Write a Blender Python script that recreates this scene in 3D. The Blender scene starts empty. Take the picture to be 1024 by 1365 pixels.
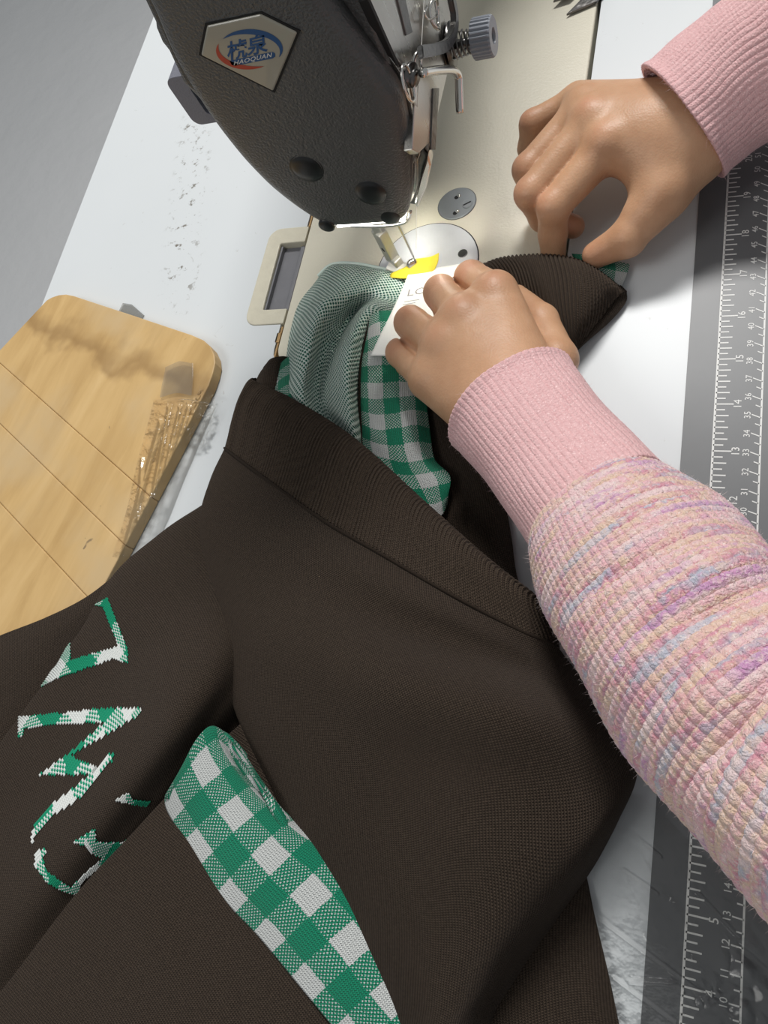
import bpy, bmesh, math, random
import numpy as np
from mathutils import Vector, Matrix

random.seed(7); np.random.seed(7)
scene = bpy.context.scene
COL = scene.collection
PI = math.pi

# ------------------------------------------------------------------ camera
FOC = 1025.0
RC = np.array([[0.9210609180932079, 0.18645163867882977, -0.34188093189775326],
               [-0.053196186945815876, 0.9299391431618251, 0.363845235931263],
               [0.3857680013372323, -0.3169368650842463, 0.8664491171989545]])
CAMP = np.array([-0.001436426481120523, 0.15628485490804506, 0.364243431231257])
cam = bpy.data.cameras.new('camera')
cam.sensor_fit = 'HORIZONTAL'; cam.sensor_width = 36.0; cam.lens = 36.0 * FOC / 1024.0
cam.clip_start = 0.01; cam.clip_end = 50
camo = bpy.data.objects.new('camera', cam); COL.objects.link(camo)
M4 = Matrix.Identity(4)
for i in range(3):
    for j in range(3): M4[i][j] = RC[j][i]
    M4[i][3] = CAMP[i]
camo.matrix_world = M4
scene.camera = camo

# ------------------------------------------------------------------ world, lights, exposure
scene.view_settings.view_transform = 'Standard'
scene.view_settings.look = 'None'
scene.view_settings.gamma = 1.0
scene.view_settings.use_curve_mapping = False
scene.view_settings.exposure = 0.0
w = bpy.data.worlds.new('room_light'); scene.world = w; w.use_nodes = True
bg = w.node_tree.nodes['Background']
bg.inputs[0].default_value = (0.92, 0.97, 1.0, 1); bg.inputs[1].default_value = 0.27

def area(name, loc, target, size, power, color=(1, 1, 1), shape='SQUARE', size_y=None):
    l = bpy.data.lights.new(name, 'AREA'); l.energy = power; l.color = color
    l.shape = shape; l.size = size
    if size_y: l.size_y = size_y
    o = bpy.data.objects.new(name, l); COL.objects.link(o)
    o.location = loc
    d = Vector(target) - Vector(loc)
    o.rotation_euler = d.to_track_quat('-Z', 'Y').to_euler()
    return o
area('ceiling_lamp', (-0.12, 1.65, 1.65), (-0.15, 0.35, 0), 0.7, 38, (1.0, 0.985, 0.96), 'RECTANGLE', 0.28)
area('room_lamp', (-1.1, -0.5, 1.9), (-0.3, 0.3, 0), 0.8, 10, (1.0, 0.98, 0.95))
# the machine's own work lamp (LED under the head)
sp = bpy.data.lights.new('needle_led', 'SPOT'); sp.energy = 1.5; sp.color = (1.0, 0.97, 0.86)
sp.spot_size = math.radians(150); sp.spot_blend = 0.8; sp.shadow_soft_size = 0.010
spo = bpy.data.objects.new('needle_led', sp); COL.objects.link(spo)
spo.location = (-0.156, 0.461, 0.063)
spo.rotation_euler = (Vector((-0.157, 0.430, 0)) - Vector(spo.location)).to_track_quat('-Z', 'Y').to_euler()

# ------------------------------------------------------------------ helpers
def P(px, py, z):
    """point of the photograph's ray at height z (millimetres) -> world metres"""
    r = RC.T @ np.array([px - 512.0, -(py - 682.5), -FOC])
    return CAMP + (z / 1000.0 - CAMP[2]) / r[2] * r
def PX(px, py, x):
    r = RC.T @ np.array([px - 512.0, -(py - 682.5), -FOC])
    return CAMP + (x / 1000.0 - CAMP[0]) / r[0] * r
def PY(px, py, y):
    r = RC.T @ np.array([px - 512.0, -(py - 682.5), -FOC])
    return CAMP + (y / 1000.0 - CAMP[1]) / r[1] * r
def project(W):
    p = (np.asarray(W) - CAMP) @ RC.T
    return np.stack([512 + FOC * p[..., 0] / -p[..., 2], 682.5 - FOC * p[..., 1] / -p[..., 2]], -1)

def link(name, me, m=None, parent=None, smooth=False):
    o = bpy.data.objects.new(name, me); COL.objects.link(o)
    if m is not None: me.materials.append(m)
    if parent is not None: o.parent = parent
    if smooth: me.polygons.foreach_set('use_smooth', [True] * len(me.polygons))
    return o
def bm_obj(name, bm, m, parent=None, smooth=False):
    bmesh.ops.recalc_face_normals(bm, faces=bm.faces[:])
    me = bpy.data.meshes.new(name); bm.to_mesh(me); bm.free()
    return link(name, me, m, parent, smooth)
def tag(o, label=None, cat=None, group=None, kind=None):
    if label: o['label'] = label
    if cat: o['category'] = cat
    if group: o['group'] = group
    if kind: o['kind'] = kind
    return o
def empty(name, loc=(0, 0, 0)):
    # the Empty sits at the thing's base; children keep world coordinates through the inverse
    o = bpy.data.objects.new(name, None); COL.objects.link(o); o.location = loc; o.empty_display_size = .02
    return o
def adopt(root):
    for o in bpy.data.objects:
        if o.parent == root: o.matrix_parent_inverse = Matrix.Translation(root.location).inverted()

def prism(pts, z0, z1, bevel=0, seg=2, bm=None, axis='z', holes=()):
    """polygon (2-D) extruded between z0 and z1; axis z: (x,y), axis x: (y,z), axis y: (x,z)"""
    bm = bm or bmesh.new()
    def to3(p, z):
        if axis == 'z': return (p[0], p[1], z)
        if axis == 'x': return (z, p[0], p[1])
        return (p[0], z, p[1])
    newf = []
    if not holes:
        vs = [bm.verts.new(to3(p, z1)) for p in pts]
        newf = [bm.faces.new(vs)]
    else:
        ed = []
        for loop in [pts] + list(holes):
            vs = [bm.verts.new(to3(p, z1)) for p in loop]
            for i in range(len(vs)): ed.append(bm.edges.new((vs[i], vs[(i + 1) % len(vs)])))
        r = bmesh.ops.triangle_fill(bm, use_beauty=True, edges=ed)
        newf = [g for g in r['geom'] if isinstance(g, bmesh.types.BMFace)]
    r = bmesh.ops.extrude_face_region(bm, geom=newf)
    top = [g for g in r['geom'] if isinstance(g, bmesh.types.BMVert)]
    d = to3((0, 0), z0 - z1)
    bmesh.ops.translate(bm, verts=top, vec=d)
    if bevel:
        bmesh.ops.recalc_face_normals(bm, faces=bm.faces[:])
        es = [e for e in bm.edges if len(e.link_faces) == 2 and e.calc_face_angle(0) > 0.6]
        bmesh.ops.bevel(bm, geom=es, offset=bevel, segments=seg, affect='EDGES', profile=.5, clamp_overlap=True)
    return bm
def box(c, s, bevel=0, bm=None, rot=None, seg=2):
    bm2 = bmesh.new()
    bmesh.ops.create_cube(bm2, size=1.0)
    bmesh.ops.scale(bm2, vec=s, verts=bm2.verts)
    if bevel: bmesh.ops.bevel(bm2, geom=bm2.edges[:], offset=bevel, segments=seg, affect='EDGES', profile=.5, clamp_overlap=True)
    mat_ = Matrix.Translation(c) @ (rot.to_4x4() if rot is not None else Matrix.Identity(4))
    bmesh.ops.transform(bm2, matrix=mat_, verts=bm2.verts)
    if bm is None: return bm2
    me = bpy.data.meshes.new('tmp'); bm2.to_mesh(me); bm2.free(); bm.from_mesh(me); bpy.data.meshes.remove(me)
    return bm
def lathe(prof, loc, direction=(0, 0, 1), seg=32, bm=None):
    """profile [(r, h)] revolved around direction"""
    bm2 = bmesh.new(); rings = []
    for r, h in prof:
        if r < 1e-6: rings.append([bm2.verts.new((0, 0, h))])
        else: rings.append([bm2.verts.new((r * math.cos(2 * PI * i / seg), r * math.sin(2 * PI * i / seg), h)) for i in range(seg)])
    for a, b in zip(rings[:-1], rings[1:]):
        for i in range(seg):
            q = [a[i % len(a)], a[(i + 1) % len(a)], b[(i + 1) % len(b)], b[i % len(b)]]
            q2 = []
            for v in q:
                if v not in q2: q2.append(v)
            if len(q2) >= 3: bm2.faces.new(q2)
    for rg in (rings[0], rings[-1]):
        if len(rg) > 2:
            try: bm2.faces.new(rg)
            except ValueError: pass
    rot = Vector(direction).to_track_quat('Z', 'Y').to_matrix().to_4x4()
    bmesh.ops.transform(bm2, matrix=Matrix.Translation(loc) @ rot, verts=bm2.verts)
    if bm is None: return bm2
    me = bpy.data.meshes.new('tmp'); bm2.to_mesh(me); bm2.free(); bm.from_mesh(me); bpy.data.meshes.remove(me)
    return bm
def crom(pts, n):
    """Catmull-Rom through pts (k,3) -> n samples"""
    p = np.asarray(pts, float); k = len(p)
    if k == 2:
        t = np.linspace(0, 1, n)[:, None]; return p[0] * (1 - t) + p[1] * t
    pe = np.concatenate([[2 * p[0] - p[1]], p, [2 * p[-1] - p[-2]]])
    t = np.linspace(0, k - 1 - 1e-9, n); i = t.astype(int); f = (t - i)[:, None]
    a, b, c, d = pe[i], pe[i + 1], pe[i + 2], pe[i + 3]
    return 0.5 * (2 * b + (c - a) * f + (2 * a - 5 * b + 4 * c - d) * f ** 2 + (3 * b - a - 3 * c + d) * f ** 3)
def wire(pts, r, seg=8, n=None, bm=None, closed=False, caps=True, flat=None):
    """tube along a Catmull-Rom path; flat=(a,b) makes a flat bar"""
    p = crom(pts, n or max(2, (len(pts) - 1) * 6)) if len(pts) > 2 else np.asarray(pts, float)
    bm = bm or bmesh.new()
    tan = np.gradient(p, axis=0); tan /= np.linalg.norm(tan, axis=1)[:, None] + 1e-12
    up = np.array([0, 0, 1.0]) if abs(tan[0][2]) < .9 else np.array([0, 1.0, 0])
    rings = []
    nrm = np.cross(tan[0], up); nrm /= np.linalg.norm(nrm)
    for k in range(len(p)):
        nrm = nrm - tan[k] * (nrm @ tan[k]); nrm /= np.linalg.norm(nrm)
        bi = np.cross(tan[k], nrm)
        rr = r[min(k, len(r) - 1)] if hasattr(r, '__len__') else r
        ra, rb = (rr, rr) if flat is None else flat
        rings.append([bm.verts.new(p[k] + nrm * ra * math.cos(2 * PI * i / seg) + bi * rb * math.sin(2 * PI * i / seg)) for i in range(seg)])
    for a, b in zip(rings[:-1], rings[1:]):
        for i in range(seg): bm.faces.new((a[i], a[(i + 1) % seg], b[(i + 1) % seg], b[i]))
    if caps: bm.faces.new(rings[0]); bm.faces.new(rings[-1])
    return bm

# ------------------------------------------------------------------ materials
class G:
    def __init__(s, name):
        s.mat = bpy.data.materials.new(name); s.mat.use_nodes = True
        s.t = s.mat.node_tree; s.b = s.t.nodes['Principled BSDF']
    def n(s, typ, **kw):
        nd = s.t.nodes.new(typ)
        for k, v in kw.items(): setattr(nd, k, v)
        return nd
    def put(s, sock, v):
        if isinstance(v, bpy.types.NodeSocket): s.t.links.new(v, sock)
        else:
            if hasattr(sock.default_value, '__len__') and hasattr(v, '__len__') and len(v) == 3 and len(sock.default_value) == 4: v = (*v, 1)
            sock.default_value = v
    def m(s, op, *a):
        nd = s.n('ShaderNodeMath', operation=op)
        for i, v in enumerate(a): s.put(nd.inputs[i], v)
        return nd.outputs[0]
    def uv(s):
        nd = s.n('ShaderNodeUVMap'); sp = s.n('ShaderNodeSeparateXYZ'); s.t.links.new(nd.outputs[0], sp.inputs[0])
        return sp.outputs[0], sp.outputs[1]
    def pos(s):
        g = s.n('ShaderNodeTexCoord'); return g.outputs['Object']
    def xyz(s):
        sp = s.n('ShaderNodeSeparateXYZ'); s.t.links.new(s.pos(), sp.inputs[0]); return sp.outputs
    def comb(s, x, y, z=0.0):
        c = s.n('ShaderNodeCombineXYZ')
        for i, v in enumerate((x, y, z)): s.put(c.inputs[i], v)
        return c.outputs[0]
    def noise(s, scale, vec=None, detail=3, rough=.5, color=False, dist=0):
        nd = s.n('ShaderNodeTexNoise'); s.t.links.new(vec if vec is not None else s.pos(), nd.inputs['Vector'])
        nd.inputs['Scale'].default_value = scale; nd.inputs['Detail'].default_value = detail; nd.inputs['Roughness'].default_value = rough
        nd.inputs['Distortion'].default_value = dist
        return nd.outputs['Color' if color else 'Fac']
    def ramp(s, fac, stops, interp='LINEAR'):
        nd = s.n('ShaderNodeValToRGB'); s.put(nd.inputs[0], fac); cr = nd.color_ramp; cr.interpolation = interp
        while len(cr.elements) < len(stops): cr.elements.new(.5)
        for e, (p_, c) in zip(cr.elements, stops): e.position = p_; e.color = (*c, 1)
        return nd.outputs[0]
    def mix(s, fac, a, b, mode='MIX'):
        nd = s.n('ShaderNodeMix', data_type='RGBA', blend_type=mode)
        s.put(nd.inputs[0], fac); s.put(nd.inputs[6], a); s.put(nd.inputs[7], b)
        return nd.outputs[2]
    def sstep(s, v, lo, hi):
        nd = s.n('ShaderNodeMapRange', interpolation_type='SMOOTHSTEP'); s.put(nd.inputs[0], v)
        s.put(nd.inputs[1], lo); s.put(nd.inputs[2], hi)
        return nd.outputs[0]
    def bump(s, h, dist, strength=1.0):
        nd = s.n('ShaderNodeBump'); s.put(nd.inputs['Height'], h); nd.inputs['Distance'].default_value = dist
        nd.inputs['Strength'].default_value = strength
        s.t.links.new(nd.outputs[0], s.b.inputs['Normal'])
    def set(s, **kw):
        for k, v in kw.items():
            s.put(s.b.inputs[{'color': 'Base Color', 'rough': 'Roughness', 'metal': 'Metallic', 'spec': 'Specular IOR Level', 'sheen': 'Sheen Weight', 'srough': 'Sheen Roughness', 'trans': 'Transmission Weight', 'alpha': 'Alpha', 'sss': 'Subsurface Weight', 'coat': 'Coat Weight', 'stint': 'Sheen Tint', 'ior': 'IOR'}[k]], v)
        return s
def plain(name, color, rough=.5, metal=0., bumpscale=0, bumpdist=.0003, var=.0, **kw):
    g = G(name); g.set(rough=rough, metal=metal, **kw)
    if var:
        f = g.noise(140, detail=4); g.set(color=g.mix(f, tuple(c * (1 - var) for c in color), tuple(min(1, c * (1 + var)) for c in color)))
    else: g.set(color=color)
    if bumpscale: g.bump(g.noise(bumpscale, detail=2), bumpdist)
    return g.mat

def knit_height(g, u, v, wd, ht):
    fu = g.m('FRACT', g.m('DIVIDE', u, wd))
    b = g.m('ABSOLUTE', g.m('SUBTRACT', fu, .5))
    col = g.m('SINE', g.m('MULTIPLY', fu, PI))
    row = g.m('SINE', g.m('MULTIPLY', g.m('ADD', g.m('DIVIDE', v, ht), g.m('MULTIPLY', b, 1.3)), 2 * PI))
    return g.m('ADD', g.m('MULTIPLY', col, .65), g.m('MULTIPLY', row, .3))
DK_A, DK_B = (0.020, 0.0138, 0.0095), (0.084, 0.061, 0.044)
def dark_knit(name, wd=1.25, ht=.95, dist=.0007, rib=False):
    g = G(name); u, v = g.uv()
    h = knit_height(g, u, v, wd, ht)
    f = g.m('ADD', g.m('MULTIPLY', h, .55), g.m('MULTIPLY', g.noise(900, detail=2), .5))
    g.set(color=g.mix(g.sstep(f, .1, .95), DK_A, DK_B), rough=.92, spec=.12, sheen=.10, srough=.5, stint=(0.6, .5, .45))
    g.bump(g.m('ADD', h, g.m('MULTIPLY', g.noise(1500, detail=2), .5)), dist)
    return g.mat
GREEN = (0.006, 0.27, 0.145); WHITE = (0.74, 0.76, 0.74)
def stitch_checker(g, u, v, p):
    s1 = g.m('SINE', g.m('MULTIPLY', u, PI / p)); s2 = g.m('SINE', g.m('MULTIPLY', v, PI / p))
    return g.m('MULTIPLY', s1, s2)
def gingham(name, cu=10.5, cv=12.5, u0=0., v0=0., p=.62, th=-.42):
    g = G(name); u, v = g.uv()
    nz = g.m('MULTIPLY', g.m('SUBTRACT', g.noise(160, detail=1), .5), 1.2)
    def sq(x, o, cell): return g.m('LESS_THAN', g.m('FRACT', g.m('DIVIDE', g.m('ADD', g.m('ADD', x, nz), o), 2 * cell)), .5)
    s = g.m('ADD', sq(u, u0, cu), sq(v, v0, cv))                       # 0 white, 1 mixed, 2 green
    ck = g.m('GREATER_THAN', g.m('ADD', stitch_checker(g, u, v, p * 1.45), g.m('MULTIPLY', g.m('SUBTRACT', g.noise(800, detail=1), .5), .6)), th)
    fac = g.m('MAXIMUM', g.m('GREATER_THAN', s, 1.5), g.m('MULTIPLY', g.m('GREATER_THAN', s, .5), ck))
    h = knit_height(g, u, v, 1.15, .9)
    gr = g.mix(g.sstep(h, .0, .8), tuple(c * .7 for c in GREEN), GREEN)
    wh = g.mix(g.sstep(h, .0, .8), (.55, .57, .56), WHITE)
    g.set(color=g.mix(fac, wh, gr), rough=.85, spec=.2, sheen=.1)
    g.bump(g.m('ADD', h, g.m('MULTIPLY', g.noise(1500, detail=1), .4)), .0006)
    return g.mat
def birdseye(name, p=1.42):
    g = G(name); u, v = g.uv()
    ck = stitch_checker(g, u, v, p)
    f = g.sstep(ck, -.32, .05)
    g.set(color=g.mix(f, (0.008, 0.13, 0.085), (0.74, 0.84, 0.77)), rough=.85, spec=.2, sheen=.1)
    g.bump(g.m('ADD', ck, g.m('MULTIPLY', g.noise(1200, detail=1), .3)), .0009)
    return g.mat

M = {}
M['dark'] = dark_knit('dark_brown_knit')
M['rib'] = dark_knit('dark_brown_rib', 1.2, .9, .0004)
M['ging'] = gingham('green_gingham_knit', 10.8, 12.8, 14.0, 3.0)
M['ging2'] = gingham('green_gingham_trim', 9.6, 9.6, 4.3, 2.0, .62, -.15)
M['lining'] = birdseye('green_birdseye_lining')

def skin_mat():
    g = G('skin')
    f = g.noise(60, detail=4, rough=.6)
    base = g.ramp(f, [(.3, (0.50, 0.275, 0.155)), (.7, (0.59, 0.345, 0.205))])
    at = g.n('ShaderNodeAttribute', attribute_name='blush')
    base = g.mix(g.m('MULTIPLY', at.outputs['Fac'], .32), base, (0.60, 0.235, 0.155))
    g.set(color=base, rough=.46, spec=.42, sss=.12)
    g.b.inputs['Subsurface Radius'].default_value = (1, .35, .2); g.b.inputs['Subsurface Scale'].default_value = .004
    vor = g.n('ShaderNodeTexVoronoi'); g.t.links.new(g.pos(), vor.inputs['Vector']); vor.inputs['Scale'].default_value = 900
    g.bump(g.m('ADD', g.m('MULTIPLY', vor.outputs['Distance'], .6), g.m('MULTIPLY', g.noise(350, detail=4), .8)), .00012)
    return g.mat
M['skin'] = skin_mat()
M['nail'] = plain('fingernail', (.62, .33, .25), .3)

def pink_knit():
    g = G('pink_rib_knit'); u, v = g.uv()
    f = g.noise(500, detail=3)
    h = g.m('SINE', g.m('ADD', g.m('MULTIPLY', v, 2 * PI / 1.6), g.m('MULTIPLY', u, 2.0)))
    c = g.mix(f, (0.66, 0.365, 0.37), (0.83, 0.55, 0.55))
    c = g.mix(g.sstep(g.noise(1500, detail=1), .55, .8), c, (.93, .68, .67))
    g.set(color=c, rough=.95, spec=.1, sheen=.35, srough=.4, stint=(1, .85, .85))
    g.bump(g.m('ADD', g.m('MULTIPLY', h, .06), g.noise(1100, detail=2)), .0006)
    return g.mat
M['pink'] = pink_knit()
def melange():
    g = G('multicolour_knit'); u, v = g.uv()
    # variegated yarn: colour drifts slowly along each course and changes from course to course
    jit = g.m('MULTIPLY', g.m('SUBTRACT', g.noise(260, detail=2), .5), 2.2)
    vv = g.m('DIVIDE', g.m('ADD', v, jit), 3.4)
    a = g.noise(1.0, g.comb(g.m('MULTIPLY', u, .013), g.m('MULTIPLY', vv, .55), 0.0), detail=2, rough=.6)
    b = g.noise(1.0, g.comb(g.m('ADD', g.m('MULTIPLY', u, .030), 31.0), g.m('MULTIPLY', vv, 1.15), 4.0), detail=2)
    rose, pink, cream = (.66, .24, .33), (.82, .46, .50), (.80, .62, .40)
    lil, teal, blue, pale = (.56, .25, .53), (.24, .40, .42), (.38, .52, .62), (.88, .72, .68)
    c = g.ramp(a, [(.28, teal), (.36, lil), (.42, pale), (.47, pink), (.52, cream), (.57, rose), (.63, blue), (.72, pale)])
    c2 = g.ramp(b, [(.30, teal), (.40, pink), (.48, pale), (.56, cream), (.64, lil), (.72, blue)])
    fl = g.noise(330, detail=3)
    c = g.mix(g.m('MULTIPLY', g.sstep(fl, .45, .62), .6), c, c2)
    c = g.mix(.30, c, (.74, .47, .51))
    c = g.mix(g.m('MULTIPLY', g.sstep(g.noise(1000, detail=1), .56, .78), .6), c, (.95, .84, .80))
    g.set(color=c, rough=.95, spec=.1, sheen=.35, srough=.4)
    g.bump(g.noise(1100, detail=3), .0012)
    return g.mat
M['melange'] = melange()
M['fuzz'] = plain('mohair_fuzz', (.90, .66, .68), .8)
M['fuzz2'] = plain('pale_mohair_fuzz', (.86, .72, .70), .8)

def headpaint():
    g = G('grey_textured_paint')
    g.set(color=g.mix(g.noise(40, detail=2), (0.072, 0.073, 0.072), (0.085, 0.085, 0.083)), rough=.33, spec=.5)
    vor = g.n('ShaderNodeTexNoise'); g.t.links.new(g.pos(), vor.inputs['Vector']); vor.inputs['Scale'].default_value = 800; vor.inputs['Detail'].default_value = 1.5
    g.bump(vor.outputs[0], .00065)
    return g.mat
M['head'] = headpaint()
def bedpaint():
    g = G('cream_bed_paint')
    g.set(color=g.mix(g.noise(30, detail=4), (0.66, 0.62, 0.50), (0.72, 0.68, 0.56)), rough=.42, spec=.4)
    g.bump(g.noise(700, detail=2), .0002)
    return g.mat
M['bed'] = bedpaint()
def brushed(name, c=(.62, .60, .56), r=.28):
    g = G(name)
    sx = g.xyz(); v = g.comb(g.m('MULTIPLY', sx[0], 1.0), g.m('MULTIPLY', sx[1], 1.0), g.m('MULTIPLY', sx[2], .12))
    n_ = g.noise(420, v, detail=4, rough=.65)
    g.set(color=g.mix(n_, tuple(x * .75 for x in c), c), rough=g.m('ADD', g.m('MULTIPLY', n_, .25), r - .1), metal=1.0)
    g.bump(n_, .00012)
    return g.mat
M['steel'] = brushed('brushed_steel')
M['chrome'] = plain('bright_steel', (.72, .70, .66), .2, 1.)
M['darksteel'] = plain('dark_steel', (.16, .155, .15), .3, 1., bumpscale=300)
M['platesteel'] = plain('satin_plate_steel', (.66, .67, .69), .42, .35, var=.06)
M['satin'] = plain('satin_foot_steel', (.55, .54, .50), .34, .75, var=.1)
M['discsteel'] = plain('grey_plate_steel', (.33, .35, .36), .45, .6, var=.05)
M['rubber'] = plain('black_rubber', (.012, .013, .014), .32)
M['black'] = plain('black_gap', (.006, .006, .006), .7)
M['knob'] = plain('grey_plastic_knob', (.31, .33, .37), .38)
M['lever'] = plain('blue_grey_plastic', (.20, .205, .245), .5, bumpscale=900, bumpdist=.0003)
M['brass'] = plain('raw_board_edge', (.42, .26, .11), .7, var=.25)
M['cream'] = plain('cream_plastic', (.62, .58, .46), .5, var=.1, bumpscale=300)
M['pad'] = plain('grey_rubber_pad', (.17, .17, .185), .55, var=.1)
M['badge'] = plain('badge_ivory', (.34, .32, .26), .3, coat=.6)
M['blue'] = plain('badge_blue', (.010, .07, .20), .4)
M['red'] = plain('badge_red', (.42, .055, .03), .4)
M['badgewhite'] = plain('badge_white', (.62, .62, .58), .4)
M['white_print'] = plain('white_ruler_print', (.72, .72, .70), .5)
M['paper'] = plain('white_satin_label', (.88, .88, .85), .6, bumpscale=500, bumpdist=.0001)
M['ink'] = plain('grey_label_ink', (.30, .29, .28), .6)
M['yellow'] = plain('yellow_tape', (.74, .58, .03), .5, var=.08)
M['thread'] = plain('white_thread', (.85, .83, .78), .6)
def lampmat():
    g = G('led_lens'); g.set(color=(1, 1, 1)); g.put(g.b.inputs['Emission Color'], (1, .98, .92, 1)); g.b.inputs['Emission Strength'].default_value = 6
    return g.mat
M['led'] = lampmat()
def film():
    g = G('clear_plastic_film')
    tr = g.n('ShaderNodeBsdfTransparent'); gl = g.n('ShaderNodeBsdfGlossy'); gl.inputs['Roughness'].default_value = .16
    gl.inputs['Color'].default_value = (.9, .9, .9, 1); tr.inputs[0].default_value = (.985, .985, .98, 1)
    fr = g.n('ShaderNodeFresnel'); fr.inputs[0].default_value = 1.45
    mx = g.n('ShaderNodeMixShader'); g.t.links.new(g.m('MULTIPLY', fr.outputs[0], .8), mx.inputs[0])
    g.t.links.new(tr.outputs[0], mx.inputs[1]); g.t.links.new(gl.outputs[0], mx.inputs[2])
    g.t.links.new(mx.outputs[0], g.t.nodes['Material Output'].inputs['Surface'])
    bn = g.n('ShaderNodeBump'); g.t.links.new(g.noise(120, detail=3), bn.inputs['Height']); bn.inputs['Distance'].default_value = .0012
    g.t.links.new(bn.outputs[0], gl.inputs['Normal']); g.t.links.new(bn.outputs[0], fr.inputs['Normal'])
    return g.mat
M['film'] = film()
def tabletop():
    g = G('white_laminate'); x, y, z = g.xyz()
    c = g.mix(g.noise(6, detail=5, rough=.6), (.63, .66, .675), (.69, .715, .73))
    # grime streak behind the head: a worn band running towards the operator's left
    t = g.m('DIVIDE', g.m('SUBTRACT', .62, y), .20)
    cx_ = g.m('ADD', -.392, g.m('MULTIPLY', t, .045))
    band = g.m('SUBTRACT', 1.0, g.sstep(g.m('ABSOLUTE', g.m('SUBTRACT', x, cx_)), .004, .022))
    within = g.m('MULTIPLY', g.sstep(y, .40, .47), g.m('SUBTRACT', 1.0, g.sstep(y, .60, .63)))
    spk = g.sstep(g.noise(130, detail=4, rough=.7), g.m('ADD', .535, g.m('MULTIPLY', t, .05)), .68)
    c = g.mix(g.m('MULTIPLY', g.m('MULTIPLY', spk, band), within), c, (.16, .14, .11))
    spk2 = g.sstep(g.noise(75, detail=3, rough=.6, dist=1.5), .70, .76)
    c = g.mix(g.m('MULTIPLY', spk2, .35), c, (.33, .31, .27))
    g.set(color=c, rough=.38, spec=.4)
    return g.mat
M['table'] = tabletop()
M['tableedge'] = plain('table_edge', (.6, .6, .58), .6)
def concrete():
    g = G('grey_floor_paint')
    c = g.mix(g.noise(3, detail=6, rough=.6), (.57, .575, .58), (.64, .64, .645))
    g.set(color=c, rough=.42, spec=.35); g.bump(g.noise(14, detail=5), .006)
    return g.mat
M['floor'] = concrete()
def boardwood():
    g = G('pale_plywood'); x, y, z = g.xyz()
    # grain runs along (-28,-119) direction of the board
    gx = g.m('ADD', g.m('MULTIPLY', x, .97), g.m('MULTIPLY', y, -.24)); gy = g.m('ADD', g.m('MULTIPLY', x, .24), g.m('MULTIPLY', y, .97))
    v = g.comb(g.m('MULTIPLY', gx, 1.0), g.m('MULTIPLY', gy, .16), 0.0)
    c = g.ramp(g.noise(55, v, detail=5, rough=.6, dist=.6), [(.3, (.50, .315, .125)), (.55, (.61, .405, .175)), (.75, (.67, .46, .215))])
    c = g.mix(g.sstep(g.noise(14, detail=4), .45, .7), c, (.57, .41, .22))
    # water stain: a wandering brown front across the top
    ln = g.m('ADD', g.m('MULTIPLY', g.m('ADD', x, .404), .34), g.m('SUBTRACT', y, .392))
    ln = g.m('ADD', ln, g.m('MULTIPLY', g.m('SUBTRACT', g.noise(26, detail=3), .5), .062))
    up = g.sstep(ln, -.010, .001); dn = g.m('SUBTRACT', 1.0, g.sstep(ln, .0, .021))
    c = g.mix(g.m('MULTIPLY', g.m('MULTIPLY', up, dn), .55), c, (.23, .125, .045))
    # small black scuffs
    sc = g.sstep(g.noise(90, detail=2, dist=1), .76, .80)
    c = g.mix(g.m('MULTIPLY', sc, .6), c, (.08, .06, .05))
    g.set(color=c, rough=.45, spec=.35)
    return g.mat
M['board'] = boardwood()
def rulermat():
    g = G('grey_ruler_vinyl')
    g.set(color=g.mix(g.noise(25, detail=5, rough=.65), (.115, .119, .124), (.155, .16, .165)), rough=.40, spec=.4)
    return g.mat
M['ruler'] = rulermat()

# ------------------------------------------------------------------ setting: floor
bm = bmesh.new(); bmesh.ops.create_grid(bm, x_segments=1, y_segments=1, size=4); bmesh.ops.translate(bm, verts=bm.verts, vec=(-.5, .8, -.75))
fl = bm_obj('floor', bm, M['floor']); tag(fl, kind='structure')

# ------------------------------------------------------------------ table
def rrect(x0, y0, x1, y1, r, n=6, corners=(1, 1, 1, 1)):
    out = []
    for k, (cx_, cy_, a) in enumerate([(x1, y1, 0), (x0, y1, 90), (x0, y0, 180), (x1, y0, 270)]):
        if not corners[k]: out.append((cx_, cy_)); continue
        ox = cx_ - r if cx_ == x1 else cx_ + r; oy = cy_ - r if cy_ == y1 else cy_ + r
        for i in range(n + 1):
            t = math.radians(a + 90 * i / n); out.append((ox + r * math.cos(t), oy + r * math.sin(t)))
    return out
BX0, BX1, BY0, BY1 = -.2585, -.0850, .385, .90
table = empty('sewing_table', (-.2, .3, -.75))
hole = rrect(BX0 - .003, BY0 - .003, BX1 + .0026, BY1 + .003, .014)
hole2 = rrect(-.2895, .4145, -.2600, .4925, .009, corners=(0, 1, 1, 0))
# one cutout: bed plus hinge pocket on its left edge
cut = [(x, y) for x, y in hole]
i0 = min(range(len(cut)), key=lambda i: (cut[i][0] - (BX0 - .003)) ** 2 + (cut[i][1] - (BY1 - .011)) ** 2)
pocket = [(BX0 - .003, .4925)] + [p for p in hole2 if p[0] < -.2601] + [(BX0 - .003, .4145)]
cut = cut[:i0 + 1] + pocket + cut[i0 + 1:]
bm = prism([(-.480, -.35), (.075, -.35), (.075, 1.25), (-.480, 1.25)], -.03, 0.0, holes=[cut])
bm_obj('tabletop', bm, M['table'], table)
for x in (-.44, .03):
    for y in (-.28, 1.18):
        bm_obj('leg', box((x, y, -.39), (.04, .04, .719), .004), M['darksteel'], table)
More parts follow.
